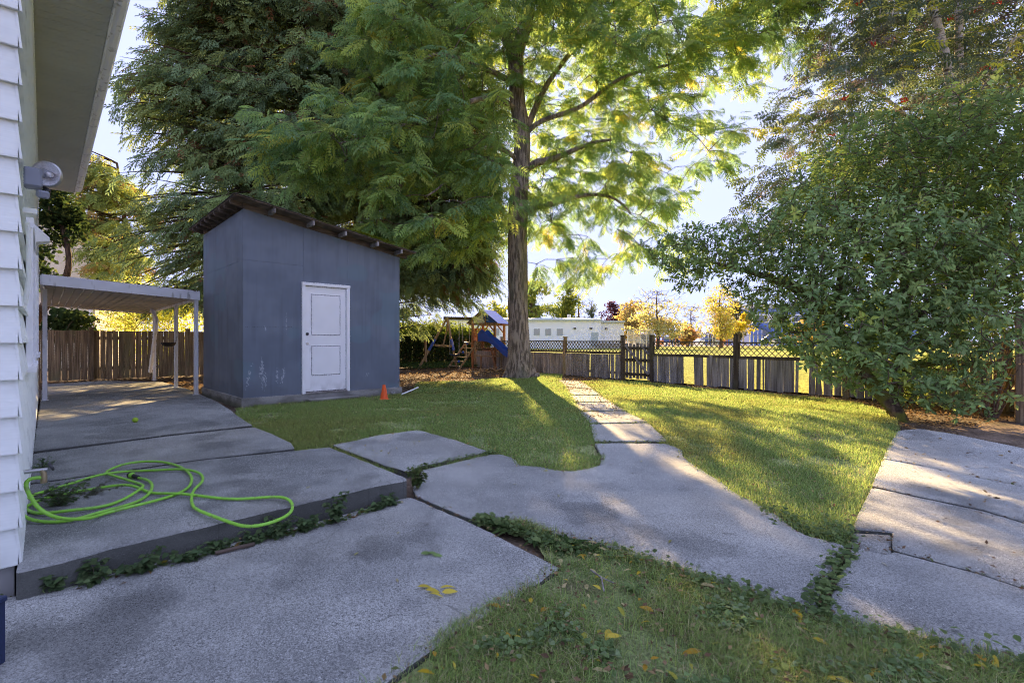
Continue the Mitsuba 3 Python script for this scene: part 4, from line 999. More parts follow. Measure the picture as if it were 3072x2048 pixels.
# --- the big tree with compound leaves
wt = thing('walnut_tree', 'broad tree with thick ridged trunk and yellow green feathery leaves in the yard', 'tree')
tr = [(0.28,15.5,-0.15),(0.27,15.5,0.0),(0.25,15.5,0.35),(0.22,15.5,0.9),(0.19,15.5,2.26),(0.18,15.5,4.18),(0.21,15.5,5.7),(0.32,15.5,7.35),(0.19,15.5,8.59),(0.14,15.5,9.28),(0.11,15.5,9.83)]
rr_ = [0.56, 0.47, 0.39, 0.345, 0.315, 0.30, 0.285, 0.255, 0.24, 0.23, 0.24]
tp = CubicSpline(np.arange(len(tr)), np.array(tr))(np.linspace(0, len(tr) - 1, 70))
tq = np.interp(np.linspace(0, len(tr) - 1, 70), np.arange(len(tr)), rr_)
m = MB().tube(tp, tq, 40); v, f = m.get()
an = np.arctan2(v[:, 1] - 15.5, v[:, 0] - 0.2)
rad = np.c_[np.cos(an), np.sin(an), np.zeros(len(v))]
rid = meshkit.fbm(np.c_[np.cos(an) * 5, np.sin(an) * 5, v[:, 2] * 0.9], 4, 2) - 0.5
flare = np.exp(-np.maximum(v[:, 2], 0) / 0.35) * 0.14 * (np.maximum(np.sin(an * 4 + 0.6), -0.2))
obj(wt, 'trunk', (v + rad * (0.06 * rid + flare)[:, None], f), 'm_bark', smooth=True)
SK, SR = list(tp[28:]), list(tq[28:])
for pts, r0, r1 in (([(0.11,15.5,9.6),(0.11,15.5,9.83),(0.28,15.5,10.65),(0.44,15.5,11.2),(0.5,15.5,12.17),(0.61,15.5,14.65),(0.67,15.5,17.2)], 0.24, 0.05), ([(0.11,15.5,9.6),(-0.11,15.5,10.38),(-0.36,15.5,10.86),(-0.77,15.5,11.62),(-1.5,15.2,13.0)], 0.13, 0.04),
                    ([(0.08,15.5,9.7),(-0.15,15.6,10.93),(-0.36,15.7,11.89),(-0.5,15.8,13.5)], 0.11, 0.04), ([(0.1,15.5,9.25),(-0.35,15.2,9.32),(-0.68,15,9.37),(-1.12,14.7,9.38),(-1.73,14.3,9.41),(-2.65,13.8,8.87)], 0.105, 0.035),
                    ([(0.3,15.5,6.40),(0.5,15.45,6.56),(0.74,15.4,6.70),(1.16,15.3,6.76),(1.57,15.3,6.91),(2.19,15.2,7.14),(3.08,15.2,7.35)], 0.13, 0.035), ([(0.3,15.5,4.95),(0.45,15.4,5.12),(0.67,15.3,5.26),(1.02,15.2,5.31),(1.71,15.1,5.48),(2.67,15,5.59),(3.6,14.9,5.0)], 0.11, 0.025),
                    ([(0.3,15.5,7.35),(0.70,15.7,8.45),(1.25,15.9,9.6),(2.3,16.0,11.0),(3.1,15.9,12.9)], 0.11, 0.04), ([(0.3,15.5,7.3),(0.9,15.4,8.0),(2.0,15.3,8.35),(3.3,15.2,9.2),(4.8,15.1,9.6),(6.6,14.8,10.6)], 0.085, 0.02),
                    ([(0.2,15.5,8.4),(-0.73,14.6,8.34),(-1.87,13.5,7.38),(-3.09,12.6,6.52),(-4.19,11.9,5.9)], 0.10, 0.025), ([(0.2,15.5,6.8),(-0.59,14.5,6.85),(-1.37,13.3,5.87),(-2.12,12.2,4.72)], 0.08, 0.02)):
    c, r = limb(wt, pts, r0, r1, 'm_bark'); SK += list(c[1:]); SR += list(r[1:])
WB = [(3.08,15.5,9.83,3.44,3.0,2.89),(3.5,15.5,6.75,2.48,1.8,1.95),(3.92,15.0,4.3,1.3,0.6,1.15),(1.84,15.5,3.8,1.3,0.9,0.75),(1.76,16,7.55,1.6,1.8,2.3),(6.18,15.0,9.95,2.4,2.6,2.0),(5.12,15,7.15,1.47,2.2,1.73),(7.33,14.5,10.81,1.22,1.8,1.09),(5.98,14.5,8.11,0.97,1.2,0.9),(0.99,15,10.48,2.4,2.6,2.26),
      (-2.19,14.0,9.11,2.49,2.4,2.11),(-3.06,12.5,6.03,2.44,2.0,1.33),(-4.36,11.8,5.86,1.57,1.4,0.94),(-1.32,12.8,5.58,1.36,1.8,1.71),(-2.3,12.0,4.23,1.28,1.4,0.96),(-1.39,13.5,7.38,1.68,2.0,1.68),(-1.03,13.5,4.15,0.72,1.0,0.72),(0.9,15.2,5.3,1.3,1.5,0.8),(-0.5,15.0,5.3,1.1,1.5,0.8),(-0.1,17.0,5.7,1.5,0.8,0.9),(0.3,16.6,5.2,1.4,0.7,0.6),(1.0,16.4,5.9,1.0,0.7,0.7),(0.3,15.2,13.6,3.6,3.2,2.2),(3.6,15.2,12.8,2.6,2.4,1.3),(-2.6,14.4,11.9,2.2,2.2,1.2)]
cl = spaced(sample_blobs(WB, 3600, rng, 0.475, 0.62, 3, 0.45), 0.63)
obj(wt, 'twig_mass', grow(SK, SR, cl, rng, 0.007, 0.12), 'm_twig', smooth=60, kind='stuff')
tv, tf = pinnate(5, 0.33, 0.115, 1.0, 0.22)
pos, ax, nm, idx, tw = shoots(cl, rng, 5, 0.72, 0.16, 7, origin=v3(0.2, 15.5, 7))
colw = tint(rng, idx, [(0.25, 0.38, 0.13), (0.31, 0.43, 0.12), (0.40, 0.49, 0.11), (0.52, 0.50, 0.10), (0.20, 0.33, 0.14)], [0.36, 0.30, 0.17, 0.02, 0.15])
v, f = place(tv, tf, pos, ax, nm, np.where(pos[:, 1] < 13.2, rng.uniform(0.30, 0.46, len(pos)), rng.uniform(0.24, 0.38, len(pos))))
obj(wt, 'crown', (v, f), 'm_leaf', color=per_copy(colw, tv), kind='stuff')
obj(wt, 'shoot_mass', twig_mesh(tw), 'm_twig', kind='stuff')
NW = len(f)

# --- cedars
def frond(rng, k=7):
    """hanging flat cedar spray of unit length along x: narrow feathered branchlets"""
    V, F = [], []
    for i in range(k):
        x = 0.04 + 0.86 * i / k
        for s in (1, -1):
            L = 0.40 * (1 - 0.6 * i / k) * rng.uniform(0.75, 1.25); w = 0.088
            d = unit(v3(0.95, s * rng.uniform(0.45, 0.75), -0.10 * s + rng.normal(0, 0.08))); b = v3(x, 0, -0.10 * x * x); sd = v3(-d[1], d[0], 0); n0 = len(V)
            V.extend([b, b + d * L * 0.55 + sd * w * 0.5, b + d * L - UP * 0.05, b + d * L * 0.55 - sd * w * 0.5])
            F.extend([[n0, n0 + 3, n0 + 2], [n0, n0 + 2, n0 + 1]])
    n0 = len(V); V.extend([v3(0, 0.022, 0), v3(0, -0.022, 0), v3(1.0, 0, -0.14)]); F.append([n0, n0 + 1, n0 + 2])
    return np.array(V), np.array(F)


def cedar(label, blobs, trunks, n, rng, palette, probs, gap=0.40, per=30, seed=0, scale=(0.34, 0.70), z0=2.0):
    """a conifer built of drooping boughs that reach from its trunks to the outline given by the ellipsoids"""
    t = thing('cedar_tree', label, 'tree')
    B = np.array(blobs, float)
    fv, ff = frond(np.random.default_rng(2), 4)
    wood, P_, A_, N_2, C_ = MB(), [], [], [], []
    for ti, (pts, r0, r1) in enumerate(trunks):
        c, r = limb(t, pts, r0, r1, 'm_dark_bark', name='trunk')
        made = 0; tries = 0
        while made < n // len(trunks) and tries < n * 8:
            tries += 1
            k = rng.integers(2, len(c)); o = c[k]
            az = rng.uniform(0, 2 * np.pi); d = v3(math.cos(az), math.sin(az), 0)
            if d[1] > 0.35 and rng.random() < 0.6: continue
            ss = np.arange(0.4, 6.5, 0.2); dz = rng.uniform(0.05, 0.30) if o[2] > 6.5 else rng.uniform(-0.30, 0.28)
            q = o + d * ss[:, None] + UP * (dz * ss - 0.055 * ss ** 2)[:, None]
            ins = (((q[:, None] - B[None, :, :3]) / B[None, :, 3:6]) ** 2).sum(-1).min(1) < 1.0
            if not ins.any(): continue
            Rm = ss[np.nonzero(ins)[0].max()] * rng.uniform(0.82, 1.14)
            if Rm < 0.8: continue
            if meshkit.fbm((o + d * Rm) * 0.55, 3, seed) < gap: continue
            u = np.linspace(0, 1, 7); bp = o + d * (u * Rm)[:, None] + UP * (dz * u * Rm - 0.055 * (u * Rm) ** 2)[:, None]
            wood.tube(bp, 0.035 * Rm ** 0.5 * (1.06 - u), 5, caps=False)
            first = max(0.15, 1 - 2.6 / Rm); m = int(per * min(Rm, 2.6) / 2.2)
            uu = first + (1 - first) * rng.random(m) ** 0.75
            sd = v3(-d[1], d[0], 0); w = (0.16 + 0.62 * (1 - uu) ** 0.8 * 1.0) * min(Rm, 2.2) * 0.55
            la = rng.uniform(-1, 1, m); off = la * w
            p = o + d * (uu * Rm)[:, None] + sd * off[:, None] + UP * (dz * uu * Rm - 0.055 * (uu * Rm) ** 2 - 0.16 * np.abs(la) - rng.uniform(0, 0.16, m))[:, None]
            ax = d * rng.uniform(0.5, 1.0, m)[:, None] + sd * (la * 0.9)[:, None] + rng.normal(0, 0.18, (m, 3)); ax[:, 2] -= rng.uniform(0.25, 1.3, m)
            P_.append(p); A_.append(ax); N_2.append(UP * 0.8 + d * 0.55 + rng.normal(0, 0.28, (m, 3)))
            base = np.array(palette[rng.choice(len(palette), p=probs)]) * rng.uniform(0.72, 1.22)
            cc = base * rng.uniform(0.75, 1.25, (m, 1)); dead = rng.random(m) < 0.03
            cc[dead] = np.array([0.28, 0.14, 0.07]) * rng.uniform(0.6, 1.2, (dead.sum(), 1)); C_.append(cc); made += 1
    P_, A_, N_2, C_ = map(np.vstack, (P_, A_, N_2, C_))
    obj(t, 'bough_wood', wood, 'm_dark_bark', smooth=60, kind='stuff')
    v, f = place(fv, ff, P_, A_, N_2, rng.uniform(*scale, len(P_)))
    obj(t, 'crown', (v, f), 'm_cedar_leaf', color=per_copy(C_, fv), kind='stuff')
    return len(f)
GR = [(0.235, 0.325, 0.145), (0.275, 0.36, 0.135), (0.20, 0.29, 0.15), (0.32, 0.385, 0.135), (0.29, 0.31, 0.135)]
CB = [(-9.3,17,11.58,2.87,2.2,3.02),(-9.97,16.6,9.12,2.95,2.2,2.21),(-5.68,17,11.43,3.17,2.4,3.93),(-7.31,16.6,7.79,3.69,2.2,2.65),(-10.5,15.8,6.21,1.9,1.8,1.5),(-8.81,15.6,5.45,2.91,1.8,1.66),(-10.9,15.6,4.3,1.3,1.6,1.2),(-9.77,15.8,3.82,2.1,1.4,0.84),(-7.0,17,15.8,2.9,2.2,3.2),(-11.13,16.8,11.01,1.04,1.5,2.24),(-9.5,15.8,2.75,2.6,1.0,0.6),(-11.6,15.9,2.75,1.3,1.0,0.5)]
n1 = cedar('huge dark green cedar with drooping sprays rising behind the shed', CB, [([(-6.5,17.2,-0.1),(-6.5,17.2,4),(-6.45,17.1,9),(-6.4,17,14),(-6.6,17,19)], 0.36, 0.06), ([(-8.9,16.9,-0.1),(-9.0,16.8,5),(-9.2,16.8,10),(-8.9,16.9,15)], 0.26, 0.05)], 1000, rng, GR, [0.37, 0.285, 0.2, 0.14, 0.005], 0.31, seed=4)
CB2 = [(-2.91,18.6,9.92,2.81,2.2,4.63),(-3.17,18.2,5.69,2.59,2.0,2.75),(-2.22,18.4,3.78,1.8,1.8,1.63),(-1.45,18.0,4.68,1.12,1.4,2.4),(-3.57,18.6,3.15,1.16,1.6,1.49),(-2.97,19,16.4,2.2,2.0,3.8),(-5.1,17.6,5.85,2.34,1.6,2.03)]
n2 = cedar('dark cedar with sprays hanging low between the shed and the big trunk', CB2, [([(-4.9,19.0,-0.1),(-4.8,19.0,3),(-3.9,18.9,7),(-3.2,18.8,11),(-3.0,19,19)], 0.30, 0.05), ([(-4.75,19.0,3.1),(-3.5,18.9,3.7),(-2.3,18.7,4.4),(-1.85,18.6,6.5),(-1.9,18.7,10.5)], 0.14, 0.04)], 860, rng, GR, [0.35, 0.33, 0.18, 0.13, 0.01], 0.28, seed=9)
CB3 = [(-16.71,20,7.39,1.42,1.6,1.6),(-15.86,19.5,5.33,1.56,1.6,1.73),(-17.25,20,8.28,0.8,1.2,1.07),(-15.3,19.0,3.6,1.0,1.2,0.9),(-15.9,20,6.3,0.9,1.3,1.2)]
n3 = cedar('sunlit yellow green cedar at the far left behind the carport', CB3, [([(-15.9,20.3,-0.1),(-15.9,20.3,4),(-16.2,20.1,8.4)], 0.2, 0.04)], 130, rng, [(0.34, 0.40, 0.10), (0.42, 0.44, 0.10), (0.24, 0.32, 0.10), (0.45, 0.30, 0.10)], [0.4, 0.25, 0.28, 0.07], 0.30, seed=12)

# --- magnolia
def oval_leaf(seg=3, w=0.42, bend=0.25):
    x = np.linspace(0, 1, seg + 1); V, F = [v3(0, 0, 0)], []
    for xi in x[1:-1]:
        h = w * math.sin(math.pi * xi ** 0.8) / 2
        V += [v3(xi, h, -bend * xi ** 2 + 0.25 * h), v3(xi, 0, -bend * xi ** 2), v3(xi, -h, -bend * xi ** 2 + 0.25 * h)]
    V.append(v3(1, 0, -bend)); k = len(V) - 1
    F += [[0, 2, 1], [0, 3, 2]]
    for i in range(seg - 2):
        a = 1 + 3 * i
        F += [[a, a + 1, a + 4], [a, a + 4, a + 3], [a + 1, a + 2, a + 5], [a + 1, a + 5, a + 4]]
    a = 1 + 3 * (seg - 2)
    F += [[a, a + 1, k], [a + 1, a + 2, k]]
    return np.array(V), np.array(F)


mg = thing('magnolia_tree', 'broad dark green magnolia with oval glossy leaves and leaning mossy trunk at the patio edge', 'tree')
SK, SR = [], []
for pts, r0, r1, nme, mm in (([(5.72,7.15,-0.15),(5.55,7.15,0.15),(5.30,7.25,0.50),(5.2,7.5,0.95),(5.0,7.8,1.5)], 0.105, 0.07, 'trunk', 'm_moss_bark'), ([(5.6,7.2,0.05),(5.85,7.4,0.7),(6.0,7.5,1.4),(6.15,7.7,2.4),(6.3,7.9,3.6)], 0.09, 0.035, 'trunk', 'm_moss_bark'),
                             ([(5.0,7.7,1.5),(4.75,7.9,1.85),(4.3,8.3,2.2),(3.6,8.7,2.5)], 0.09, 0.025, 'limb', 'm_moss_bark'), ([(5.15,7.4,0.95),(4.8,7.7,1.2),(4.5,7.9,1.25)], 0.05, 0.02, 'limb', 'm_moss_bark'),
                             ([(6.0,7.5,1.4),(6.8,7.5,1.9),(7.6,7.7,2.6),(8.3,8.2,3.4)], 0.07, 0.025, 'limb', 'm_moss_bark'), ([(5.05,7.6,1.4),(5.3,7.9,2.2),(5.6,8.1,3.0)], 0.07, 0.025, 'limb', 'm_moss_bark'), ([(5.85,7.3,0.7),(6.4,7.1,0.8),(6.9,7.0,0.8)], 0.04, 0.015, 'limb', 'm_moss_bark')):
    c, r = limb(mg, pts, r0, r1, mm, name=nme); SK += list(c[2:]); SR += list(r[2:])
MGB = [(6.59,8.4,3.82,1.72,1.5,1.12),(7.67,8.6,4.34,1.15,1.3,0.76),(7.82,8.2,3.31,1.38,1.5,1.24),(5.14,8.0,2.69,1.35,1.4,0.99),(6.1,7.6,2.07,1.75,1.5,1.01),(4.15,8.6,2.66,0.76,1.0,0.61),(3.39,8.8,2.69,0.63,0.8,0.55),(3.19,8.9,2.32,0.4,0.6,0.32),(4.79,8.0,1.7,0.92,1.1,0.57),(5.43,7.8,1.13,0.9,1.0,0.55),(6.3,7.4,1.26,1.0,1.3,0.66),(6.04,7.2,0.49,0.77,0.9,0.38),(6.45,7.1,0.6,0.45,0.7,0.4),(5.21,7.3,0.61,0.45,0.7,0.26),(4.65,8.0,1.2,0.57,0.8,0.28),(7.72,7.6,2.21,0.74,1.4,1.08),(8.81,8.6,4.03,0.69,1.2,0.69),(4.45,8.3,2.16,0.81,0.9,0.44),(4.95,7.1,1.35,0.6,0.5,0.5),(5.6,6.9,1.5,0.7,0.5,0.6),(4.7,7.2,0.75,0.35,0.35,0.28),(6.1,6.9,0.55,0.5,0.4,0.4),(5.0,7.2,2.2,0.8,0.6,0.6),(6.2,6.9,2.6,1.2,0.7,0.8),(7.0,7.4,4.4,1.1,0.9,0.55),(5.0,6.9,1.0,0.6,0.35,0.5),(5.45,6.75,0.62,0.42,0.3,0.26),(3.2,8.8,2.75,0.75,0.7,0.5),(3.9,8.5,2.5,0.7,0.7,0.4),(4.6,7.1,1.05,0.5,0.4,0.35),(6.3,6.7,0.35,0.6,0.35,0.35)]
cl = spaced(sample_blobs(MGB, 13500, rng, 0.33, 1.3, 17, 0.40), 0.175)
obj(mg, 'twig_mass', grow(SK, SR, cl, rng, 0.004, 0.06), 'm_twig', smooth=60, kind='stuff')
ov, of = oval_leaf(3, 0.42, 0.22)
per = 18
c = np.repeat(cl, per, 0); m_ = len(c)
o = v3(5.9, 7.9, 1.6)
grw = unit(np.repeat(unit(cl - o) + rng.normal(0, 0.45, cl.shape) + UP * 0.35, per, 0))
rd = unit(rng.normal(size=(m_, 3))); rd = unit(rd - grw * (rd * grw).sum(1, keepdims=True) * 0.8)
ax = rd * 1.0 + grw * rng.uniform(0.1, 0.9, (m_, 1)); ax[:, 2] -= 0.12
pos = c + grw * rng.uniform(-0.16, 0.05, (m_, 1)) + rng.normal(0, 0.022, (m_, 3))
nm = grw + UP * 0.5 + rng.normal(0, 0.3, (m_, 3))
pal = [(0.21, 0.31, 0.12), (0.25, 0.36, 0.125), (0.30, 0.41, 0.135), (0.40, 0.47, 0.10)]
colm = tint(rng, np.repeat(np.arange(len(cl)), per), pal, [0.36, 0.36, 0.24, 0.04], 0.25)
sc_l = rng.uniform(0.075, 0.130, m_)
near = np.argsort(np.linalg.norm(pos - v3(0, 0, 1.1), axis=1) - sc_l * 14)[:200]
far_ = np.setdiff1d(np.arange(m_), near)
ov2, of2 = oval_leaf(2, 0.44, 0.22)
v, f = place(ov2, of2, pos[far_], ax[far_], nm[far_], sc_l[far_])
obj(mg, 'crown', (v, f), 'm_glossy_leaf', color=per_copy(colm[far_], ov2), smooth=True, kind='stuff')
for i in near:
    v, f1_ = place(ov, of, pos[i:i + 1], ax[i:i + 1], nm[i:i + 1], sc_l[i:i + 1])
    obj(mg, 'leaf', (v, f1_), 'm_glossy_leaf', color=per_copy(colm[i:i + 1], ov), smooth=True)
n4 = m_ * len(of2)

# --- rowan with berries behind the magnolia
rw = thing('rowan_tree', 'tall rowan with pale stems, fine leaves and red berries behind the magnolia', 'tree')
SK, SR = [], []
for pts, r0, r1 in (([(10.3,11.3,-0.1),(10.2,11.3,2),(10.0,11.2,4.5),(10.0,11.1,6.2),(9.6,11.0,8),(9.0,11,10),(8.5,11,11.5)], 0.17, 0.05), ([(10.6,11.6,-0.1),(10.5,11.5,3),(10.4,11.4,6.2),(10.3,11.3,8),(10.4,11.4,10),(10.5,11.5,12)], 0.16, 0.05), ([(10.4,11.4,6.0),(11.1,11.4,7.2),(11.8,11.5,8.2)], 0.07, 0.03),
                    ([(10.1,12.2,4.5),(9.2,12,5.2),(8.2,11.9,5.4),(7.0,11.7,5.3)], 0.07, 0.02), ([(10.2,12.3,3.4),(9,12,4.1),(7.6,11.7,4.3),(6.4,11.5,4.2)], 0.06, 0.02), ([(10.2,12.2,6),(9.2,12,7),(8.2,12,7.4)], 0.06, 0.02)):
    c, r = limb(rw, pts, r0, r1, 'm_pale_bark', name='trunk' if r0 > 0.1 else 'limb'); SK += list(c[3:]); SR += list(r[3:])
RB = [(9.31,12.0,8.39,2.02,2.2,1.39),(11.92,12.5,8.47,2.44,2.6,1.78),(8.04,12.0,6.79,1.39,1.8,1.17),(7.27,11.8,5.54,1.36,1.8,0.94),(6.63,11.6,4.54,1.24,1.6,0.82),(6.32,11.4,3.57,0.91,1.3,0.51),(9.42,12,6.68,1.92,2.2,1.28),(12.37,12.5,6.92,2.11,2.2,1.22),(8.71,12.2,5.48,1.52,1.6,0.98),(10.81,12.5,11.14,4.22,3.0,2.0),(6.12,11.6,5.16,0.52,1.0,0.52)]
cl = spaced(sample_blobs(RB, 3300, rng, 0.495, 0.9, 23, 0.45), 0.44)
obj(rw, 'twig_mass', grow(SK, SR, cl, rng, 0.006, 0.05), 'm_pale_bark', smooth=60, kind='stuff')
rv_, rf_ = pinnate(4, 0.33, 0.14, 1.15, 0.18)
pos, ax, nm, idx, tw = shoots(cl, rng, 3, 0.45, 0.05, 5, origin=v3(10.3, 12.4, 5))
colr = tint(rng, idx, [(0.12, 0.165, 0.12), (0.13, 0.155, 0.13), (0.17, 0.23, 0.10), (0.46, 0.48, 0.09), (0.16, 0.135, 0.13)], [0.42, 0.16, 0.29, 0.08, 0.05])
v, f = place(rv_, rf_, pos, ax, nm, rng.uniform(0.22, 0.34, len(pos)))
obj(rw, 'crown', (v, f), 'm_cedar_leaf', color=per_copy(colr, rv_), kind='stuff')
n5 = len(f)
bv = trimesh.creation.icosphere(1, 0.016)
for i, q in enumerate(cl[rng.choice(len(cl), 90, replace=False)]):
    mb = MB()
    for _ in range(16): mb.add(bv.vertices + q + rng.normal(0, 0.045, 3) * [1, 1, 0.5] - UP * 0.08, bv.faces)
    obj(rw, 'berry_cluster', mb, 'm_berry', smooth=True, kind='stuff')

# --- other shrubs by blobs of simple leaves
def leafy(name, label, cat, blobs, n, rng, palette, probs, scale, gap=0.40, freq=1.2, seed=0, m='m_leaf', leaf=None, stems=None, stem_mat='m_twig', up=0.4, spacing=None, group=None):
    t = thing(name, label, cat, group)
    SK, SR = [], []
    for pts, r0, r1 in stems or []:
        c, r = limb(t, pts, r0, r1, stem_mat, name='trunk', sides=7); SK += list(c); SR += list(r)
    p = sample_blobs(blobs, n, rng, gap, freq, seed, 0.42)
    if SK and spacing:
        obj(t, 'twig_mass', grow(SK, SR, spaced(p, spacing), rng, 0.006, 0.03), stem_mat, smooth=60, kind='stuff')
    o = np.average(np.array(blobs)[:, :3], axis=0, weights=np.array(blobs)[:, 3])
    lv, lf = leaf if leaf is not None else (LT, LF)
    ax = unit(p - o) * 0.6 + rng.normal(0, 0.7, (n, 3)); ax[:, 2] -= 0.15
    nm = unit(p - o) * 0.5 + UP * up + rng.normal(0, 0.5, (n, 3))
    k = np.floor(meshkit.fbm(p * freq * 1.7, 2, seed + 3) * 40).astype(int)
    col = tint(rng, k - k.min(), palette, probs, 0.28)
    v, f = place(lv, lf, p, ax, nm, rng.uniform(*scale, n))
    obj(t, 'crown', (v, f), m, color=per_copy(col, lv), kind='stuff')
    return t
lf3 = oval_leaf(3, 0.75, 0.15)
VB = [(-12.63,13.6,4.89,0.48,0.7,0.72),(-12.95,13.4,3.65,0.28,0.5,0.85),(-12.57,13.8,4.34,0.49,0.6,0.61),(-13.05,13.6,2.84,0.34,0.5,0.45),(-15.03,16.5,1.67,1.03,0.8,0.59),(-13.38,14.0,2.14,0.25,0.5,0.62),(-13.3,13.9,5.6,0.6,0.6,0.6)]
leafy('vine_maple', 'small dark leafed tree with a leaning trunk close behind the house', 'tree', VB, 5200, rng, [(0.035, 0.06, 0.022), (0.05, 0.08, 0.025), (0.09, 0.11, 0.03)], [0.5, 0.4, 0.1], (0.09, 0.16), leaf=lf3, seed=31,
      stems=[([(-14.9,14.6,-0.1),(-14.4,14.5,1.0),(-13.8,14.3,1.9),(-13.0,14.0,2.5),(-12.7,13.7,4.6)], 0.19, 0.05)], stem_mat='m_dark_bark', spacing=0.7)
YB = [(-13.22,17.6,2.1,1.6,1.0,0.8),(-11.95,17.8,2.2,1.3,0.9,0.85),(-10.9,17.9,2.1,1.2,0.8,0.8),(-13.2,17.7,2.95,1.7,0.45,0.5),(-11.5,17.7,2.95,1.4,0.45,0.5),(-10.0,18.0,2.8,1.3,0.45,0.6),(-13.84,17.2,1.62,0.61,0.7,0.38),(-12.72,18,2.2,1.12,0.9,0.4),(-12.8,17.9,1.0,1.6,0.8,0.9),(-10.6,18.4,1.7,0.8,0.7,0.5)]
leafy('yellow_shrub', 'bright yellow green shrub glowing behind the board fence under the carport roof', 'shrub', YB, 13000, rng, [(0.60, 0.62, 0.13), (0.70, 0.70, 0.15), (0.48, 0.54, 0.11)], [0.5, 0.3, 0.2], (0.06, 0.11), leaf=oval_leaf(3, 0.5, 0.2), seed=35,
      stems=[([(-12.9,18.1,-0.1),(-12.9,18.0,1.0),(-13.0,17.8,1.8)], 0.05, 0.02)], spacing=0.5)

# ivy over the back fence and on the ground below the cedar
n = 7000
s = rng.uniform(10.7, 16.4, n); hgt = rng.random(n) ** 0.75 * 1.55
bul = 0.16 + 0.22 * meshkit.fbm(np.c_[s * 1.3, hgt * 1.5, s * 0], 3, 5) + 0.25 * (hgt > 1.25)
ip = np.array([P(FA - bb, aa, hh) for aa, hh, bb in zip(s, hgt, bul * rng.uniform(0.3, 1.3, n))])
n2_ = 5000
s2_ = rng.uniform(10.7, 16.4, n2_)
tp_ = np.array([P(FA + rng.normal(0, 0.22), a_, 1.5 + abs(rng.normal(0, 0.16)) * (0.4 + 1.3 * h_)) for a_, h_ in zip(s2_, meshkit.noise(np.c_[s2_ * 0.9, s2_ * 0, s2_ * 0], 6))])
ip = np.vstack([ip, tp_])
iv = thing('ivy_fence', 'back fence covered in dark ivy behind the swing', 'fence')
for i in range(10): obj(iv, 'board', MB().box(P(FA + 0.02, 11.1 + i * 0.58, 0.72), (0.28, 0.012, 0.74), np.array([D2, D1, UP])), 'm_fence')
for b in (11.9, 14.2): obj(iv, 'post', MB().box(P(FA - 0.30, b + 0.55, 0.62), (0.05, 0.05, 0.66), AX), 'm_fence')
nm = -D1 * 0.9 + UP * 0.4 + rng.normal(0, 0.45, (len(ip), 3))
col = np.array([[0.022, 0.040, 0.018], [0.032, 0.055, 0.022], [0.05, 0.08, 0.025]])[rng.choice(3, len(ip), p=[0.4, 0.4, 0.2])]
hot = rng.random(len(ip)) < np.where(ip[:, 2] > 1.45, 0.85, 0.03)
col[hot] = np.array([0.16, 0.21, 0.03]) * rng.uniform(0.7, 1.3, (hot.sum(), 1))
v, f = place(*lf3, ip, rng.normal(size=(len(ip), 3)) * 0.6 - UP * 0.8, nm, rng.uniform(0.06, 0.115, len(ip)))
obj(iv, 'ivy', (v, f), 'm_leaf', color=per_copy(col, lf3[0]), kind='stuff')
n = 5200
gx, gd = rng.uniform(10.7, 15.6, n), rng.beta(1.2, 2.2, n) * 2.6
gp = np.array([P(FA - 0.2 - d_, b_, 0.02) for b_, d_ in zip(gx, gd)]); gp[:, 2] += rng.uniform(0.0, 0.20, n) * np.exp(-gd * 0.5)
k = thing('ground_ivy', 'low dark ivy spreading over the soil below the swing set', 'ground cover', kind='stuff')
col = np.array([[0.03, 0.055, 0.02], [0.05, 0.085, 0.028], [0.10, 0.13, 0.03]])[rng.choice(3, n, p=[0.4, 0.4, 0.2])]
v, f = place(*lf3, gp, rng.normal(size=(n, 3)) * [1, 1, 0.3], UP + rng.normal(0, 0.45, (n, 3)), rng.uniform(0.06, 0.11, n))
obj(k, None, (v, f), 'm_leaf', color=per_copy(col, lf3[0]))

# bare twiggy bush at the right edge
bb_ = thing('bare_bush', 'leafless brown twiggy bush in front of the side fence', 'shrub')
b0 = v3(7.22, 7.40, -0.05)
for i in range(46):
    a = rng.uniform(0, 6.28); r = rng.uniform(0.15, 0.75); h = rng.uniform(0.8, 1.7)
    p = [b0 + v3(math.cos(a), math.sin(a), 0) * 0.10 * rng.random(), b0 + v3(math.cos(a) * r * 0.45, math.sin(a) * r * 0.45, h * 0.5), b0 + v3(math.cos(a) * r, math.sin(a) * r, h)]
    limb(bb_, p, rng.uniform(0.006, 0.013), 0.003, 'm_rafter', sides=5, name='stem')
    if i % 2 == 0: limb(bb_, [p[1], p[1] + rng.normal(0, 0.15, 3) + UP * 0.2, p[1] + rng.normal(0, 0.3, 3) + UP * 0.35], 0.005, 0.002, 'm_rafter', sides=5, name='stem')

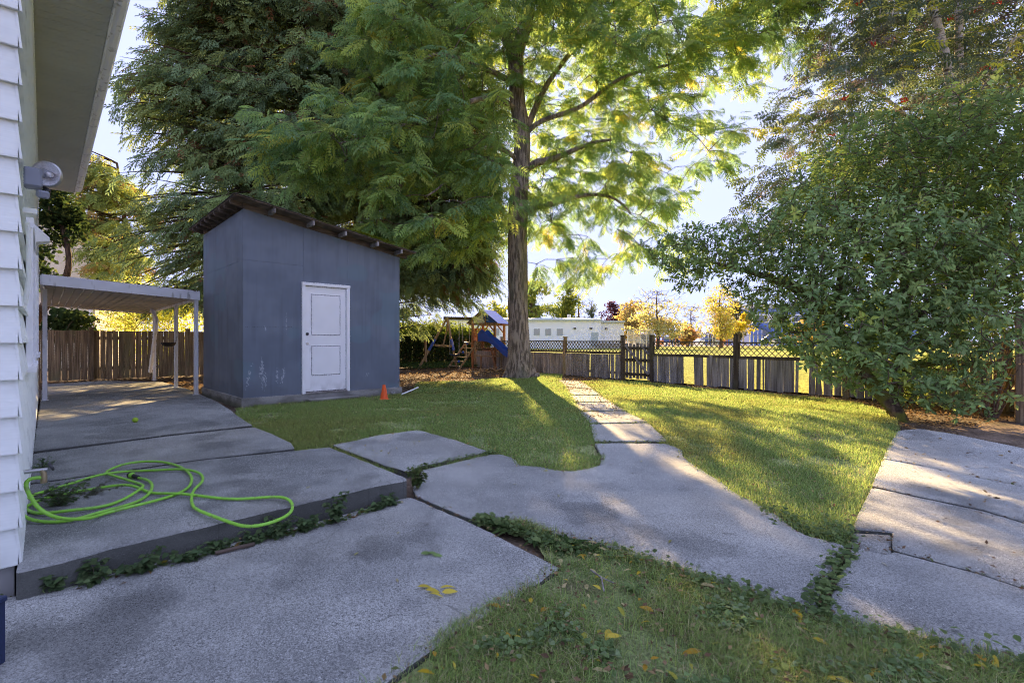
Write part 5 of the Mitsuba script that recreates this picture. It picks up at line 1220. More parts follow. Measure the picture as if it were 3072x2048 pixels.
# ---------------------------------------------------------------- grass
def blades(poly, n, rng, h, w, palette, probs, lean=0.5, seg=1, zoff=-0.022, seed=0, patch=0.5):
    x0, y0, x1, y1 = poly.bounds
    out = []; got = 0
    while got < n:
        q = np.c_[rng.uniform(x0, x1, n), rng.uniform(y0, y1, n)]
        # thinner with the distance, where they merge
        q = q[shapely.contains_xy(poly, q[:, 0], q[:, 1])]
        den = meshkit.fbm(np.c_[q * 2.2, q[:, :1] * 0], 3, seed)
        q = q[rng.random(len(q)) < np.clip((den - (0.22 if seed < 50 else 0.36)) * (3.2 if seed < 50 else 5.0), 0.10, 1) * np.clip(2.6 / np.maximum(q[:, 1], 2.6), 0.28, 1) ** patch]
        out.append(q); got += len(q)
    q = np.vstack(out)[:n]
    z = zg(q[:, 1]) + zoff
    hh = h * rng.uniform(0.55, 1.35, n) * (0.75 + 0.7 * meshkit.fbm(np.c_[q * 1.1, q[:, :1] * 0], 2, seed + 1)); a = rng.uniform(0, 6.283, n)
    far = np.clip(q[:, 1] / 4.0, 1, 2.6)
    ww = w * rng.uniform(0.7, 1.3, n) * far ** 0.8
    d = np.c_[np.cos(a), np.sin(a), np.zeros(n)]; s = np.c_[-np.sin(a), np.cos(a), np.zeros(n)]
    ln = lean * rng.uniform(0.1, 1.6, n)
    b = np.c_[q, z]
    tip = b + UP * hh[:, None] + d * (ln * hh)[:, None]
    if seg == 1:
        v = np.stack([b - s * ww[:, None] / 2, b + s * ww[:, None] / 2, tip], 1); f0 = np.array([[0, 1, 2]])
    else:
        mid = b + UP * (hh * 0.6)[:, None] + d * (ln * hh * 0.3)[:, None]
        v = np.stack([b - s * ww[:, None] / 2, b + s * ww[:, None] / 2, mid - s * ww[:, None] * .42, mid + s * ww[:, None] * .42, tip - UP * (0.12 * hh * ln)[:, None]], 1)
        f0 = np.array([[0, 1, 3], [0, 3, 2], [2, 3, 4]])
    k = v.shape[1]
    pn = np.floor(meshkit.fbm(np.c_[q * 1.6, q[:, :1] * 0 + 9], 3, seed + 2) * 30).astype(int)
    base = np.array(palette)[rng.choice(len(palette), n, p=probs)]
    yel = np.clip((meshkit.fbm(np.c_[q * 0.9, q[:, :1] * 0 + 3], 3, seed + 4) - 0.5) * 4, 0, 1)[:, None] * 0.5
    c = (base * (1 - yel) + np.array([0.34, 0.32, 0.10]) * yel) * rng.uniform(0.5, 1.35, (n, 1))
    return v.reshape(-1, 3), (f0[None] + (np.arange(n) * k)[:, None, None]).reshape(-1, 3), np.repeat(c, k, 0)
GP = [(0.27, 0.39, 0.125), (0.32, 0.43, 0.13), (0.40, 0.47, 0.14), (0.50, 0.45, 0.26)]
over = slab_u.buffer(-0.06)
LL, LR_, LF_ = lawnL.union(LAWN_L.difference(over).intersection(lawnL.buffer(0.055))), LAWN_R.difference(over).intersection(lawnR.buffer(0.055)), LAWN_F.difference(over).intersection(lawnF.buffer(0.055))
for nm_, lab, pl, n, h, w, sg, lean, seed in (('grass', 'short grass blades of the left lawn', LL, 175000, 0.042, 0.0062, 1, 0.8, 41), ('grass', 'sun dappled grass blades of the right lawn', LR_, 150000, 0.042, 0.0062, 1, 0.8, 47), ('grass', 'rough grass in the near corner between the slabs', LF_.difference(Polygon([(-2, -1), (4, -1), (4, 1.35), (-2, 1.35)])), 54000, 0.044, 0.0026, 2, 1.0, 53)):
    k = thing(nm_, lab, 'grass', kind='stuff')
    v, f, c = blades(pl, n, rng, h, w, GP, [0.4, 0.33, 0.19, 0.08] if seed < 50 else [0.36, 0.26, 0.16, 0.22], lean, sg, seed=seed)
    obj(k, None, (v, f), 'm_grass', color=c)

# ---------------------------------------------------------------- weeds, fallen leaves, sticks
def weed(name, label, base, rng, h, spread, n, palette, group=None, sc=(0.022, 0.05)):
    """small leafy weed: stems with pairs of toothed leaves"""
    k = thing(name, label, 'weed', group)
    pos, ax, st = [], [], MB()
    for i in range(n):
        a = rng.uniform(0, 6.283); r = spread * rng.uniform(0.2, 1.0); hh = h * rng.uniform(0.4, 1.0)
        tip = base + v3(math.cos(a) * r, math.sin(a) * r, hh); mid = base * 0.5 + tip * 0.5 + UP * hh * 0.15
        st.tube([base, mid, tip], [0.0022, 0.0018, 0.001], 4, caps=False)
        for t in np.linspace(0.3, 1.0, 5):
            p = base * (1 - t) ** 2 + mid * 2 * t * (1 - t) + tip * t * t
            b0_ = rng.uniform(0, 6.283)
            for q in (0, 2.1, 4.2): pos.append(p); ax.append([math.cos(b0_ + q), math.sin(b0_ + q), rng.uniform(-0.35, 0.25)])
    pos, ax = np.array(pos), np.array(ax)
    lv, lf = oval_leaf(3, 0.78, 0.25)
    col = np.array(palette)[rng.integers(0, len(palette), len(pos))] * rng.uniform(0.7, 1.3, (len(pos), 1))
    v, f = place(lv, lf, pos, ax, UP + rng.normal(0, 0.3, (len(pos), 3)), rng.uniform(*sc, len(pos)))
    obj(k, 'foliage', (v, f), 'm_leaf', color=per_copy(col, lv), kind='stuff')
    obj(k, 'stem', st, 'm_twig', kind='stuff')
    return k
rng = np.random.default_rng(61)
WG = [(0.09, 0.14, 0.065), (0.11, 0.17, 0.07), (0.13, 0.18, 0.08)]
Zl = -0.15
GS = 'weeds along the foot of the concrete step'
for i_, (x, y, h, s, n) in enumerate(((-2.30,2.42,0.10,0.09,7),(-2.16,2.50,0.12,0.09,8),(-2.0,2.63,0.12,0.10,9),(-1.86,2.76,0.10,0.09,7),(-1.75,2.88,0.08,0.09,6),(-1.60,3.01,0.09,0.09,7),(-1.50,3.08,0.13,0.10,10),(-1.36,3.20,0.12,0.09,9))):
    weed('weed', f'dark leafy weed at the foot of the concrete step, {["nearest the house corner", "second from the house corner", "third from the house corner", "fourth from the house corner", "just left of the brown twig", "just above the brown twig", "just right of the brown twig", "next to the tallest weed"][i_]}', v3(x + .02, y + .015, Zl), rng, h, s, n, WG, GS)
weed('weed', 'tallest leafy weed at the concrete step, under the overhanging hose loop', v3(-1.20, 3.36, Zl), rng, 0.21, 0.08, 12, WG)
for (x, y, h, s, n, lb) in ((-1.0,3.62,0.07,0.07,5,'small weed among dead leaves at the step, right of the tallest weed'),(-0.93,3.74,0.08,0.06,5,'small weed at the very right end of the concrete step')):
    weed('weed', lb, v3(x, y, Zl), rng, h, s, n, WG)
weed('weed', 'pale tufted weed at the corner of the raised pavement', v3(-0.80, 4.13, -0.14), rng, 0.20, 0.10, 12, [(0.08, 0.12, 0.04), (0.13, 0.16, 0.05)])
weed('weed', 'sprawling weed beside the house wall behind the faucet', v3(-3.13, 3.22, -0.02) + D2 * 0.10, rng, 0.17, 0.18, 14, WG, sc=(0.018, 0.04))
weed('weed', 'grey green weed trailing over the pavement beside the house wall', v3(-3.22, 3.35, -0.02) + D2 * 0.22, rng, 0.10, 0.28, 14, [(0.12, 0.14, 0.09), (0.09, 0.11, 0.06)], sc=(0.014, 0.03))
weed('weed', 'small weed at the house wall, farther along the pavement edge', v3(-4.1, 4.2, -0.02) + D2 * 0.06, rng, 0.12, 0.10, 7, WG, sc=(0.016, 0.03))
lv, lf = oval_leaf(4, 0.27, 0.35)
for (x, y, L, nlf, lab) in ((-0.02, 3.25, 0.17, 26, 'flat rosette weed with long leaves at the notch of the path slab'), (0.16, 3.10, 0.13, 18, 'smaller rosette weed between the lower slab and the path slab'), (0.33, 2.98, 0.14, 20, 'broad leafed rosette weed by the tip of the lower slab'), (0.47, 2.93, 0.10, 14, 'rosette weed at the grass corner along the path slab')):
    k = thing('rosette_weed', lab, 'weed')
    a = rng.uniform(0, 6.28, nlf); ax = np.c_[np.cos(a), np.sin(a), rng.uniform(0.05, 0.7, nlf)]
    col = np.array([(0.065, 0.11, 0.035), (0.09, 0.14, 0.045)])[rng.integers(0, 2, nlf)] * rng.uniform(0.8, 1.2, (nlf, 1))
    v, f = place(lv, lf, np.tile(v3(x, y, -0.145), (nlf, 1)) + rng.normal(0, 0.012, (nlf, 3)) * [1, 1, 0], ax, np.tile(UP, (nlf, 1)), L * rng.uniform(0.6, 1.1, nlf))
    obj(k, 'foliage', (v, f), 'm_leaf', color=per_copy(col, lv), smooth=True, kind='stuff')
# low clover like ground cover in joints and corners
def cover(label, pts, spread, n, sc, pal, rng, name='ground_cover', hgt=0.05):
    pts = np.array(pts, float); i = rng.integers(0, len(pts) - 1, n); t = rng.random((n, 1))
    q = pts[i] * (1 - t) + pts[i + 1] * t + rng.normal(0, 1, (n, 2)) * spread
    hh = rng.random(n) ** 1.5 * hgt
    p = np.c_[q, zg(q[:, 1]) - 0.012 + hh]
    col = np.array(pal)[rng.integers(0, len(pal), n)] * rng.uniform(0.7, 1.3, (n, 1))
    l3 = oval_leaf(3, 0.85, 0.1)
    v, f = place(*l3, p, rng.normal(size=(n, 3)) * [1, 1, 0.3], UP + rng.normal(0, 0.4, (n, 3)), rng.uniform(*sc, n))
    k = thing(name, label, 'ground cover', kind='stuff')
    obj(k, None, (v, f), 'm_leaf', color=per_copy(col, l3[0]))
CP = [(0.17, 0.24, 0.09), (0.21, 0.28, 0.11), (0.13, 0.19, 0.08)]
cover('small leaves filling the joint between path slab and patio', [(2.02, 2.93), (1.85, 2.76), (1.68, 2.58), (1.50, 2.38), (1.41, 2.25)], 0.035, 420, (0.02, 0.042), CP, rng)
cover('creeping leaves along the upper edge of the path slab by the patio', [(1.95, 3.75), (1.93, 3.4), (2.0, 3.15), (2.12, 3.12), (2.2, 3.4)], 0.06, 620, (0.018, 0.04), CP, rng)
_r = np.random.default_rng(71)
for i, lab in enumerate(('clover patch in the rough grass close to the path slab', 'broad clover patch in the near grass by the patio', 'clover patch in the near grass at the bottom edge', 'clover patch in the near grass below the lower slab')):
    c0 = [(0.95, 2.25), (1.5, 1.85), (0.8, 1.62), (0.32, 2.02)][i]
    pts = [(c0[0] + _r.normal(0, 0.17), c0[1] + _r.normal(0, 0.12)) for _ in range(9)]
    cover(lab, pts, 0.028, 620, (0.014, 0.036), [(0.17, 0.25, 0.10), (0.21, 0.30, 0.12), (0.24, 0.31, 0.16)], _r, name='clover_patch', hgt=0.04)
for i, (x, y) in enumerate(((0.62, 2.48), (1.12, 1.95), (0.35, 1.72), (1.72, 1.72), (0.9, 1.9))):
    k = thing('rosette_weed', ['low broad leafed weed in the near grass, nearest the big path slab', 'broad leafed weed in the middle of the near grass', 'broad leafed weed in the near grass, bottom left', 'broad leafed weed in the near grass, close to the patio', 'small broad leafed weed in the near grass beside the clover'][i], 'weed')
    nlf = 13; a = _r.uniform(0, 6.28, nlf); ax = np.c_[np.cos(a), np.sin(a), _r.uniform(0.1, 0.7, nlf)]
    col = np.array([(0.16, 0.24, 0.09), (0.21, 0.29, 0.11)])[_r.integers(0, 2, nlf)] * _r.uniform(0.8, 1.2, (nlf, 1))
    v, f = place(lv, lf, np.tile(v3(x, y, float(zg(y)) - 0.01), (nlf, 1)), ax, np.tile(UP, (nlf, 1)), 0.085 * _r.uniform(0.6, 1.1, nlf))
    obj(k, 'foliage', (v, f), 'm_leaf', color=per_copy(col, lv), smooth=True, kind='stuff')
cover('moss and grass in the joints of the raised pavement', [(-2.97, 4.585), (-2.6, 4.85), (-2.25, 5.1), (-1.95, 5.15), (-1.3, 4.62), (-0.95, 4.25)], 0.025, 900, (0.012, 0.03), CP, rng)
cover('green tufts in the joint between the small slab and the path', [(-0.98, 4.6), (-0.7, 4.90), (-0.3, 5.2), (-0.15, 5.25)], 0.022, 420, (0.012, 0.03), CP, rng)
for i, yy in enumerate((5.69, 6.72, 7.85, 9.03, 10.2, 11.8)):
    cover(f'tufts in the path joint {("nearest the big path slab", "second along the path", "third along the path", "fourth along the path", "fifth along the path", "last before the gate")[i]}', [(0.98 + 0.05 * i, yy), (1.4, yy), (1.86, yy + 0.04)], 0.018, 130, (0.012, 0.03), CP, rng, name='joint_tufts', hgt=0.03)

cover('green leaves filling the notch between lower slab and path slab', [(-0.22, 3.42), (-0.1, 3.33), (0.05, 3.2), (0.2, 3.05), (0.35, 2.9)], 0.035, 700, (0.02, 0.05), CP, rng)
cover('low leaves and moss along the foot of the concrete step', [(-2.36, 2.40), (-1.9, 2.76), (-1.5, 3.10), (-1.2, 3.38), (-0.9, 3.78)], 0.020, 800, (0.012, 0.035), CP, rng, hgt=0.04)
cover('weedy leaves along the lower edge of the big path slab', [(0.5, 2.98), (0.75, 2.74), (1.0, 2.5), (1.2, 2.34), (1.4, 2.18), (1.7, 2.0), (2.1, 1.8)], 0.06, 900, (0.016, 0.04), CP, rng)
# fallen leaves
fv_, ff_ = oval_leaf(4, 0.36, 0.30)
YL = [(0.50, 0.37, 0.035), (0.56, 0.45, 0.07), (0.42, 0.26, 0.04), (0.34, 0.33, 0.06), (0.46, 0.40, 0.20)]
def fallen(x, y, z, L, rng, label, group=None, color=None, name='fallen_leaf', ang=None):
    k = thing(name, label, 'leaf', group)
    c = np.array(color if color is not None else YL[rng.integers(0, len(YL))]) * rng.uniform(0.8, 1.15)
    a = rng.uniform(0, 6.283) if ang is None else ang; n_ = UP + rng.normal(0, 0.28, 3)
    v, f = place(fv_, ff_, np.array([[x, y, z]]), np.array([[math.cos(a), math.sin(a), rng.uniform(0.0, 0.25)]]), n_[None], np.array([L]))
    obj(k, None, (v, f), 'm_dry_leaf', smooth=True, color=per_copy(c[None], fv_))
gpoly = lawnF.intersection(Polygon([(-0.5, 1.5), (2.6, 1.5), (2.6, 3.4), (-0.5, 3.4)]))
cnt_ = 0
while cnt_ < 130:
    x, y = rng.uniform(-0.5, 2.5), rng.uniform(1.5, 3.2)
    if not gpoly.contains(shapely.Point(x, y)) or abs(x / y) > 1.0: continue
    ci = int(rng.integers(0, 5)); big = rng.random() < 0.5
    where = 'beside the big path slab' if y > 2.15 else 'near the bottom edge' if y < 1.75 else 'in its middle'
    fallen(x, y, zg(y) + 0.012, rng.uniform(0.055, 0.085) if big else rng.uniform(0.03, 0.05), rng, ('long ' if big else 'small ') + ('golden yellow', 'bright yellow', 'brownish orange', 'olive yellow', 'pale straw coloured')[ci] + ' leaf fallen on the near corner grass, ' + where, 'fallen leaves on the near grass', YL[ci]); cnt_ += 1
for (x, y, a_) in ((-0.475, 2.455, 0.2), (-0.43, 2.425, -0.1), (-0.405, 2.39, -0.3), (-0.36, 2.44, 0.35), (-0.345, 2.40, 0.0)):
    fallen(x, y, -0.126, 0.078, rng, 'bright yellow leaflet of the broken leaf lying on the lower slab', 'yellow leaflets on the lower slab', YL[1], ang=a_)
for (x, y, a_) in ((-0.53, 2.84, 0.3), (-0.49, 2.86, -0.4), (-0.46, 2.825, 0.0)):
    fallen(x, y, -0.128, 0.07, rng, 'green leaflet lying on the lower slab behind the yellow leaflets', 'green leaflets on the lower slab', (0.20, 0.29, 0.10), ang=a_)
for i in range(34):
    t = rng.random(); t2 = rng.normal(0, 0.03)
    x, y = np.array([-2.3, 2.43]) * (1 - t) + np.array([-0.86, 3.84]) * t + np.array([0.71, -0.70]) * (0.04 + abs(t2))
    fallen(x, y, -0.135, rng.uniform(0.03, 0.07), rng, 'dead leaf caught at the foot of the concrete step', 'dead leaves along the step', [YL[0], (0.20, 0.11, 0.05), (0.30, 0.18, 0.06), (0.14, 0.09, 0.05)][rng.integers(0, 4)])
for i in range(30):
    while True:
        x, y = rng.uniform(-2.2, 3.4), rng.uniform(2.3, 6.5)
        if slab_u.buffer(-0.05).contains(shapely.Point(x, y)) and abs(x / y) < 1.0: break
    zz_ = 0.006 if Polygon(R_S1).contains(shapely.Point(x, y)) or Polygon(R_S2).contains(shapely.Point(x, y)) else zg(y) + (0.014 if x > 2.3 else 0.026 if Polygon(PAD).contains(shapely.Point(x, y)) else 0.008)
    fallen(x, y, zz_, rng.uniform(0.025, 0.05), rng, 'small dry leaf lying on the concrete slabs', 'dry leaves on the slabs', [(0.40, 0.36, 0.2), (0.32, 0.30, 0.1), (0.16, 0.11, 0.06)][rng.integers(0, 3)])
def litter(label, pts, n, sc, pal, rng, z=0.0, up=0.35):
    k = thing('leaf_litter', label, 'leaf litter', kind='stuff')
    p = np.c_[pts, zg(pts[:, 1]) + z + rng.random(len(pts)) * 0.03]
    col = np.array(pal)[rng.integers(0, len(pal), len(p))] * rng.uniform(0.6, 1.3, (len(p), 1))
    v, f = place(LT, LF, p, rng.normal(size=(len(p), 3)) * [1, 1, 0.25], UP + rng.normal(0, up, (len(p), 3)), rng.uniform(*sc, len(p)))
    obj(k, None, (v, f), 'm_dry_leaf', color=per_copy(col, LT))
def inpoly(pl, n, rng):
    x0, y0, x1, y1 = pl.bounds; out = []; g = 0
    while g < n:
        q = np.c_[rng.uniform(x0, x1, n), rng.uniform(y0, y1, n)]; q = q[shapely.contains_xy(pl, q[:, 0], q[:, 1])]; out.append(q); g += len(q)
    return np.vstack(out)[:n]
BR = [(0.15, 0.095, 0.055), (0.22, 0.15, 0.085), (0.10, 0.065, 0.04), (0.28, 0.20, 0.10)]
litter('small pale yellow leaves scattered over the left lawn', inpoly(LAWN_L, 900, rng), 900, (0.02, 0.05), [(0.36, 0.34, 0.12), (0.44, 0.40, 0.16), (0.30, 0.22, 0.08)], rng, 0.012)
litter('small dry leaves scattered over the right lawn', inpoly(LAWN_R, 700, rng), 700, (0.02, 0.05), [(0.36, 0.32, 0.12), (0.20, 0.13, 0.07), (0.13, 0.09, 0.05)], rng, 0.012)
car_soil = Polygon([P(16.0, -1.5)[:2], P(18.9, -1.5)[:2], P(18.9, 4.5)[:2], P(12.6, 4.5)[:2], P(12.6, 2.35)[:2], P(16.6, 2.3)[:2]])
litter('brown leaf litter along the board fence behind the carport', inpoly(car_soil, 7000, rng), 7000, (0.04, 0.09), BR, rng, -0.03, 0.6)
play_soil = Polygon([(-2.2, 11.2), (-1.2, 14.0), (-0.3, 15.2), (0.4, 16.3), (0.6, 19), (-2.5, 22), (-6.2, 19.2), (-4.0, 14.0)])
litter('brown bark chips and dead leaves below the play tower', inpoly(play_soil, 9000, rng), 9000, (0.035, 0.085), BR, rng, -0.04, 0.6)
mulch = Polygon([(1.9, 14.2), (3.5, 13.6), (4.5, 12.1), (5.4, 10.8), (6.3, 9.0), (5.9, 7.6), (5.1, 6.5), (5.6, 6.2), (7.6, 7.4), (7.9, 8.2), (3.4, 14.6), (1.6, 17.0)])
litter('brown leaf litter along the lattice fence and below the magnolia', inpoly(mulch, 5200, rng), 5200, (0.025, 0.06), BR, rng, -0.04, 0.5)
path_far = unary_union([Polygon(q) for q in PS[1:]]).intersection(Polygon([(0.5, 7), (2.5, 7), (2.5, 15), (0.5, 15)]))
litter('dead leaves and soil crumbs strewn over the far path slabs', inpoly(path_far, 1300, rng), 1300, (0.015, 0.05), BR, rng, 0.012, 0.3)
litter('trodden soil and bark crumbs along the path edge near the gate', inpoly(Polygon([(0.9, 11), (2.3, 11), (2.6, 14.5), (1.0, 15.5)]), 900, rng), 900, (0.02, 0.06), BR, rng, 0.008, 0.4)
litter('brown and straw coloured dead leaf bits in the rough near grass', inpoly(lawnF.intersection(Polygon([(-0.9, 1.4), (2.6, 1.4), (2.6, 3.4), (-0.9, 3.4)])), 800, rng), 800, (0.012, 0.04), BR + [(0.36, 0.30, 0.16)], rng, 0.0, 0.6)
fringe = [np.array(pl.exterior.interpolate(rng.uniform(0, pl.length)).coords[0]) for pl in slabs[3:] for _ in range(int(pl.length * 42))]
fringe = np.array([q for q in fringe if q[1] > 1.4]) + rng.normal(0, 0.022, (sum(q[1] > 1.4 for q in fringe), 2))
litter('dead crumbs of grass and leaves along the slab edges', fringe, len(fringe), (0.012, 0.035), BR + [(0.10, 0.12, 0.04)], rng, -0.012, 0.5)
patio_deb = inpoly(Polygon([(2.5, 2.7), (3.3, 2.2), (5.4, 5.2), (4.9, 6.2), (3.9, 5.0)]), 170, rng)
litter('dark crumbs of leaves scattered on the patio slabs', patio_deb, 170, (0.015, 0.05), BR, rng, 0.014, 0.3)

for i, (a, b_, r) in enumerate((((-2.0, 18.0, 0.05), (0.1, 17.2, 0.10), 0.018), ((-1.6, 17.6, 0.03), (0.2, 17.9, 0.16), 0.014), ((-1.3, 17.3, 0.04), (-0.4, 17.7, 0.22), 0.012), ((-0.6, 17.4, 0.03), (0.0, 18.0, 0.30), 0.014), ((-2.3, 17.5, 0.02), (-1.2, 17.1, 0.04), 0.012))):
    k = thing('fallen_branch', 'pale dead branch lying on the soil between play tower and big trunk', 'branch', 'dead branches by the big trunk')
    a, b_ = np.array(a), np.array(b_)
    obj(k, None, MB().tube([a, a * .6 + b_ * .4 + rng.normal(0, 0.06, 3), b_], [r, r * .8, r * .3], 6), 'm_pale_wood', smooth=60)
k = thing('twig', 'short brown twig lying at the foot of the concrete step', 'twig')
obj(k, None, MB().tube([v3(-1.72, 2.84, -0.125), v3(-1.64, 2.90, -0.122), v3(-1.56, 2.97, -0.125)], 0.011, 7), 'm_rafter', smooth=60)
k = thing('twig', 'forked grey twig lying in the rough grass of the near corner', 'twig')
obj(k, None, MB().tube([v3(0.42, 2.62, -0.12), v3(0.46, 2.52, -0.112), v3(0.45, 2.40, -0.12)], 0.0045, 6).tube([v3(0.46, 2.52, -0.112), v3(0.51, 2.46, -0.11)], 0.003, 5), 'm_grey_wood', smooth=60)

# ---------------------------------------------------------------- far side of the field
nb_ = thing('neighbour_house', 'cream stucco house wall behind the board fence at far left', 'house')
obj(nb_, 'wall', MB().box(v3(-22.7, 23.0, 3.0), (3.6, 2.2, 3.2), np.array([v3(0.96, 0.28, 0), v3(-0.28, 0.96, 0), UP])), 'm_stucco')
obj(nb_, 'downpipe', MB().tube([v3(-18.72, 21.80, 0.1), v3(-18.72, 21.80, 6.1)], 0.06, 8), 'm_white', smooth=50)
obj(nb_, 'roof', MB().prism(np.array([v3(-26.9, 20.4, 6.2), v3(-18.3, 21.6, 6.2), v3(-19.4, 26.2, 6.2), v3(-27.3, 25.2, 6.2)]), UP * 0.3), 'm_shingle')

pb = thing('portable_building', 'long low white portable classroom with three small windows across the field', 'building')
Yp = 75.0
px = 1 / 1126 * Yp
def xp(u): return (u - 1176) * px
PH = 4.25
obj(pb, 'wall', MB().box(v3((xp(1030) + xp(1380)) / 2, Yp + 4, PH / 2), ((xp(1380) - xp(1030)) / 2, 4, PH / 2)), 'm_portable')
obj(pb, 'roof', MB().prism(np.array([v3(xp(1026), Yp - 0.35, PH), v3(xp(1026), Yp - 0.35, PH + 0.28), v3(xp(1026), Yp + 4, PH + 0.62), v3(xp(1026), Yp + 8.4, PH + 0.28), v3(xp(1026), Yp + 8.4, PH)]), v3(xp(1381) - xp(1026), 0, 0)), 'm_roofgrey')
obj(pb, 'wall', MB().box(v3((xp(1381) + xp(1437)) / 2, Yp + 5, (PH - 0.25) / 2), ((xp(1437) - xp(1381)) / 2 - 0.01, 4, (PH - 0.25) / 2)), 'm_portable')
obj(pb, 'roof', MB().box(v3((xp(1381) + xp(1438)) / 2, Yp + 4.9, PH - 0.08), ((xp(1438) - xp(1381)) / 2, 4.3, 0.14)), 'm_roofgrey')
for u0, u1 in ((1226, 1240), (1252, 1266), (1279, 1293), (1132, 1147), (1088, 1096)):
    k = obj(pb, 'window', MB().box(v3((xp(u0) + xp(u1)) / 2, Yp - 0.03, 2.55), ((xp(u1) - xp(u0)) / 2, 0.05, 0.52)), 'm_roofgrey')
    obj(k, 'pane', MB().box(v3((xp(u0) + xp(u1)) / 2, Yp - 0.075, 2.55), ((xp(u1) - xp(u0)) / 2 - 0.07, 0.02, 0.45)), 'm_pane_grey')
for u in (1320, 1357, 1395): obj(pb, 'wall_lamp', MB().box(v3(xp(u), Yp - 0.12 + (1 if u > 1381 else 0), 3.1), (0.18, 0.12, 0.12)), 'm_dark_metal')
obj(pb, 'door', MB().box(v3(xp(1366), Yp - 0.02, 1.4), (0.55, 0.04, 1.1)), 'm_roofgrey')
for u in (1308, 1313): obj(pb, 'roof_vent', MB().tube([v3(xp(u), Yp + 2, PH + 0.4), v3(xp(u), Yp + 2, PH + 1.1)], 0.09, 8), 'm_white')
rl = obj(pb, 'ramp', MB().box(v3((xp(1370) + xp(1436)) / 2, Yp - 1.2, 0.45), ((xp(1436) - xp(1370)) / 2, 0.7, 0.35)), 'm_concrete_wall')
for i in range(9): obj(rl, 'railing_post', MB().tube([v3(xp(1370 + i * 8.2), Yp - 1.9, 0.8), v3(xp(1370 + i * 8.2), Yp - 1.9, 2.0)], 0.04, 6), 'm_white')
obj(rl, 'railing', MB().box(v3((xp(1370) + xp(1436)) / 2, Yp - 1.9, 2.0), ((xp(1436) - xp(1370)) / 2, 0.04, 0.04)).box(v3((xp(1370) + xp(1436)) / 2, Yp - 1.9, 1.4), ((xp(1436) - xp(1370)) / 2, 0.03, 0.03)), 'm_white')

sc2 = thing('school_building', 'blue and white school building beyond the playground, partly behind the magnolia', 'building')
Ys = 135.0; q_ = Ys / 1126
def xs_(u): return (u - 1176) * q_
def zs_(w): return 1.1 - (w - 784) * q_
x0, x1 = xs_(1725), xs_(2130)
for (w0, w1, m_, pr) in ((796, 741, 'm_school_blue', 0.0), (741, 721.5, 'm_school_white', 0.15), (721.5, 708, 'm_school_blue', 0.0), (708, 700.5, 'm_school_white', 0.3)):
    obj(sc2, 'wall', MB().box(v3((x0 + x1) / 2, Ys + 8 - pr, (zs_(w0) + zs_(w1)) / 2), ((x1 - x0) / 2 + pr, 8, (zs_(w1) - zs_(w0)) / 2 - 0.005)), m_)
obj(sc2, 'roof', MB().box(v3((x0 + x1) / 2, Ys + 8, zs_(700) + 0.12), ((x1 - x0) / 2 + 0.6, 8.6, 0.12)), 'm_roofgrey')
for i in range(8):
    k = obj(sc2, 'window', MB().box(v3(xs_(1748 + i * 44), Ys - 0.2, (zs_(739) + zs_(723.5)) / 2), (q_ * 14, 0.08, (zs_(723.5) - zs_(739)) / 2)), 'm_school_white')
    obj(k, 'pane', MB().box(v3(xs_(1748 + i * 44), Ys - 0.30, (zs_(739) + zs_(723.5)) / 2), (q_ * 12.6, 0.03, (zs_(723.5) - zs_(739)) / 2 - 0.12)), 'm_dark_glass')
for i in range(6): obj(sc2, 'window', MB().box(v3(xs_(1760 + i * 50), Ys - 0.03, (zs_(778) + zs_(752)) / 2), (q_ * 9, 0.05, 1.0)), 'm_dark_glass')

# playground equipment
pe = thing('playground_slide', 'blue spiral tube slide on posts in front of the school building', 'playground slide')
Yg = 112.0; g_ = Yg / 1126
def G_(u, w, dy=0): return v3((u - 1176) * g_, Yg + dy, 1.1 - (w - 784) * g_)
obj(pe, 'tube', MB().tube([G_(1737, 746), G_(1745, 748, -0.5), G_(1757, 756, -1.2), G_(1766, 765, -1.5), G_(1762, 775, -1.0), G_(1752, 783, -0.6), G_(1750, 792, -0.6)], 0.62, 12), 'm_play_blue', smooth=60)
obj(pe, 'cabin', MB().lathe([(0.9, -0.9), (0.95, 0.4), (0.6, 0.95), (0.0, 1.15)], G_(1737, 748, 0.4), UP, 12), 'm_play_blue', smooth=40)
for u in (1722, 1731, 1741, 1750): obj(pe, 'post', MB().tube([G_(u, 795), G_(u, 742)], 0.10, 8), 'm_school_white')
obj(pe, 'deck', MB().box(G_(1735, 768), (1.6, 1.2, 0.1)), 'm_play_blue')
rng = np.random.default_rng(77)
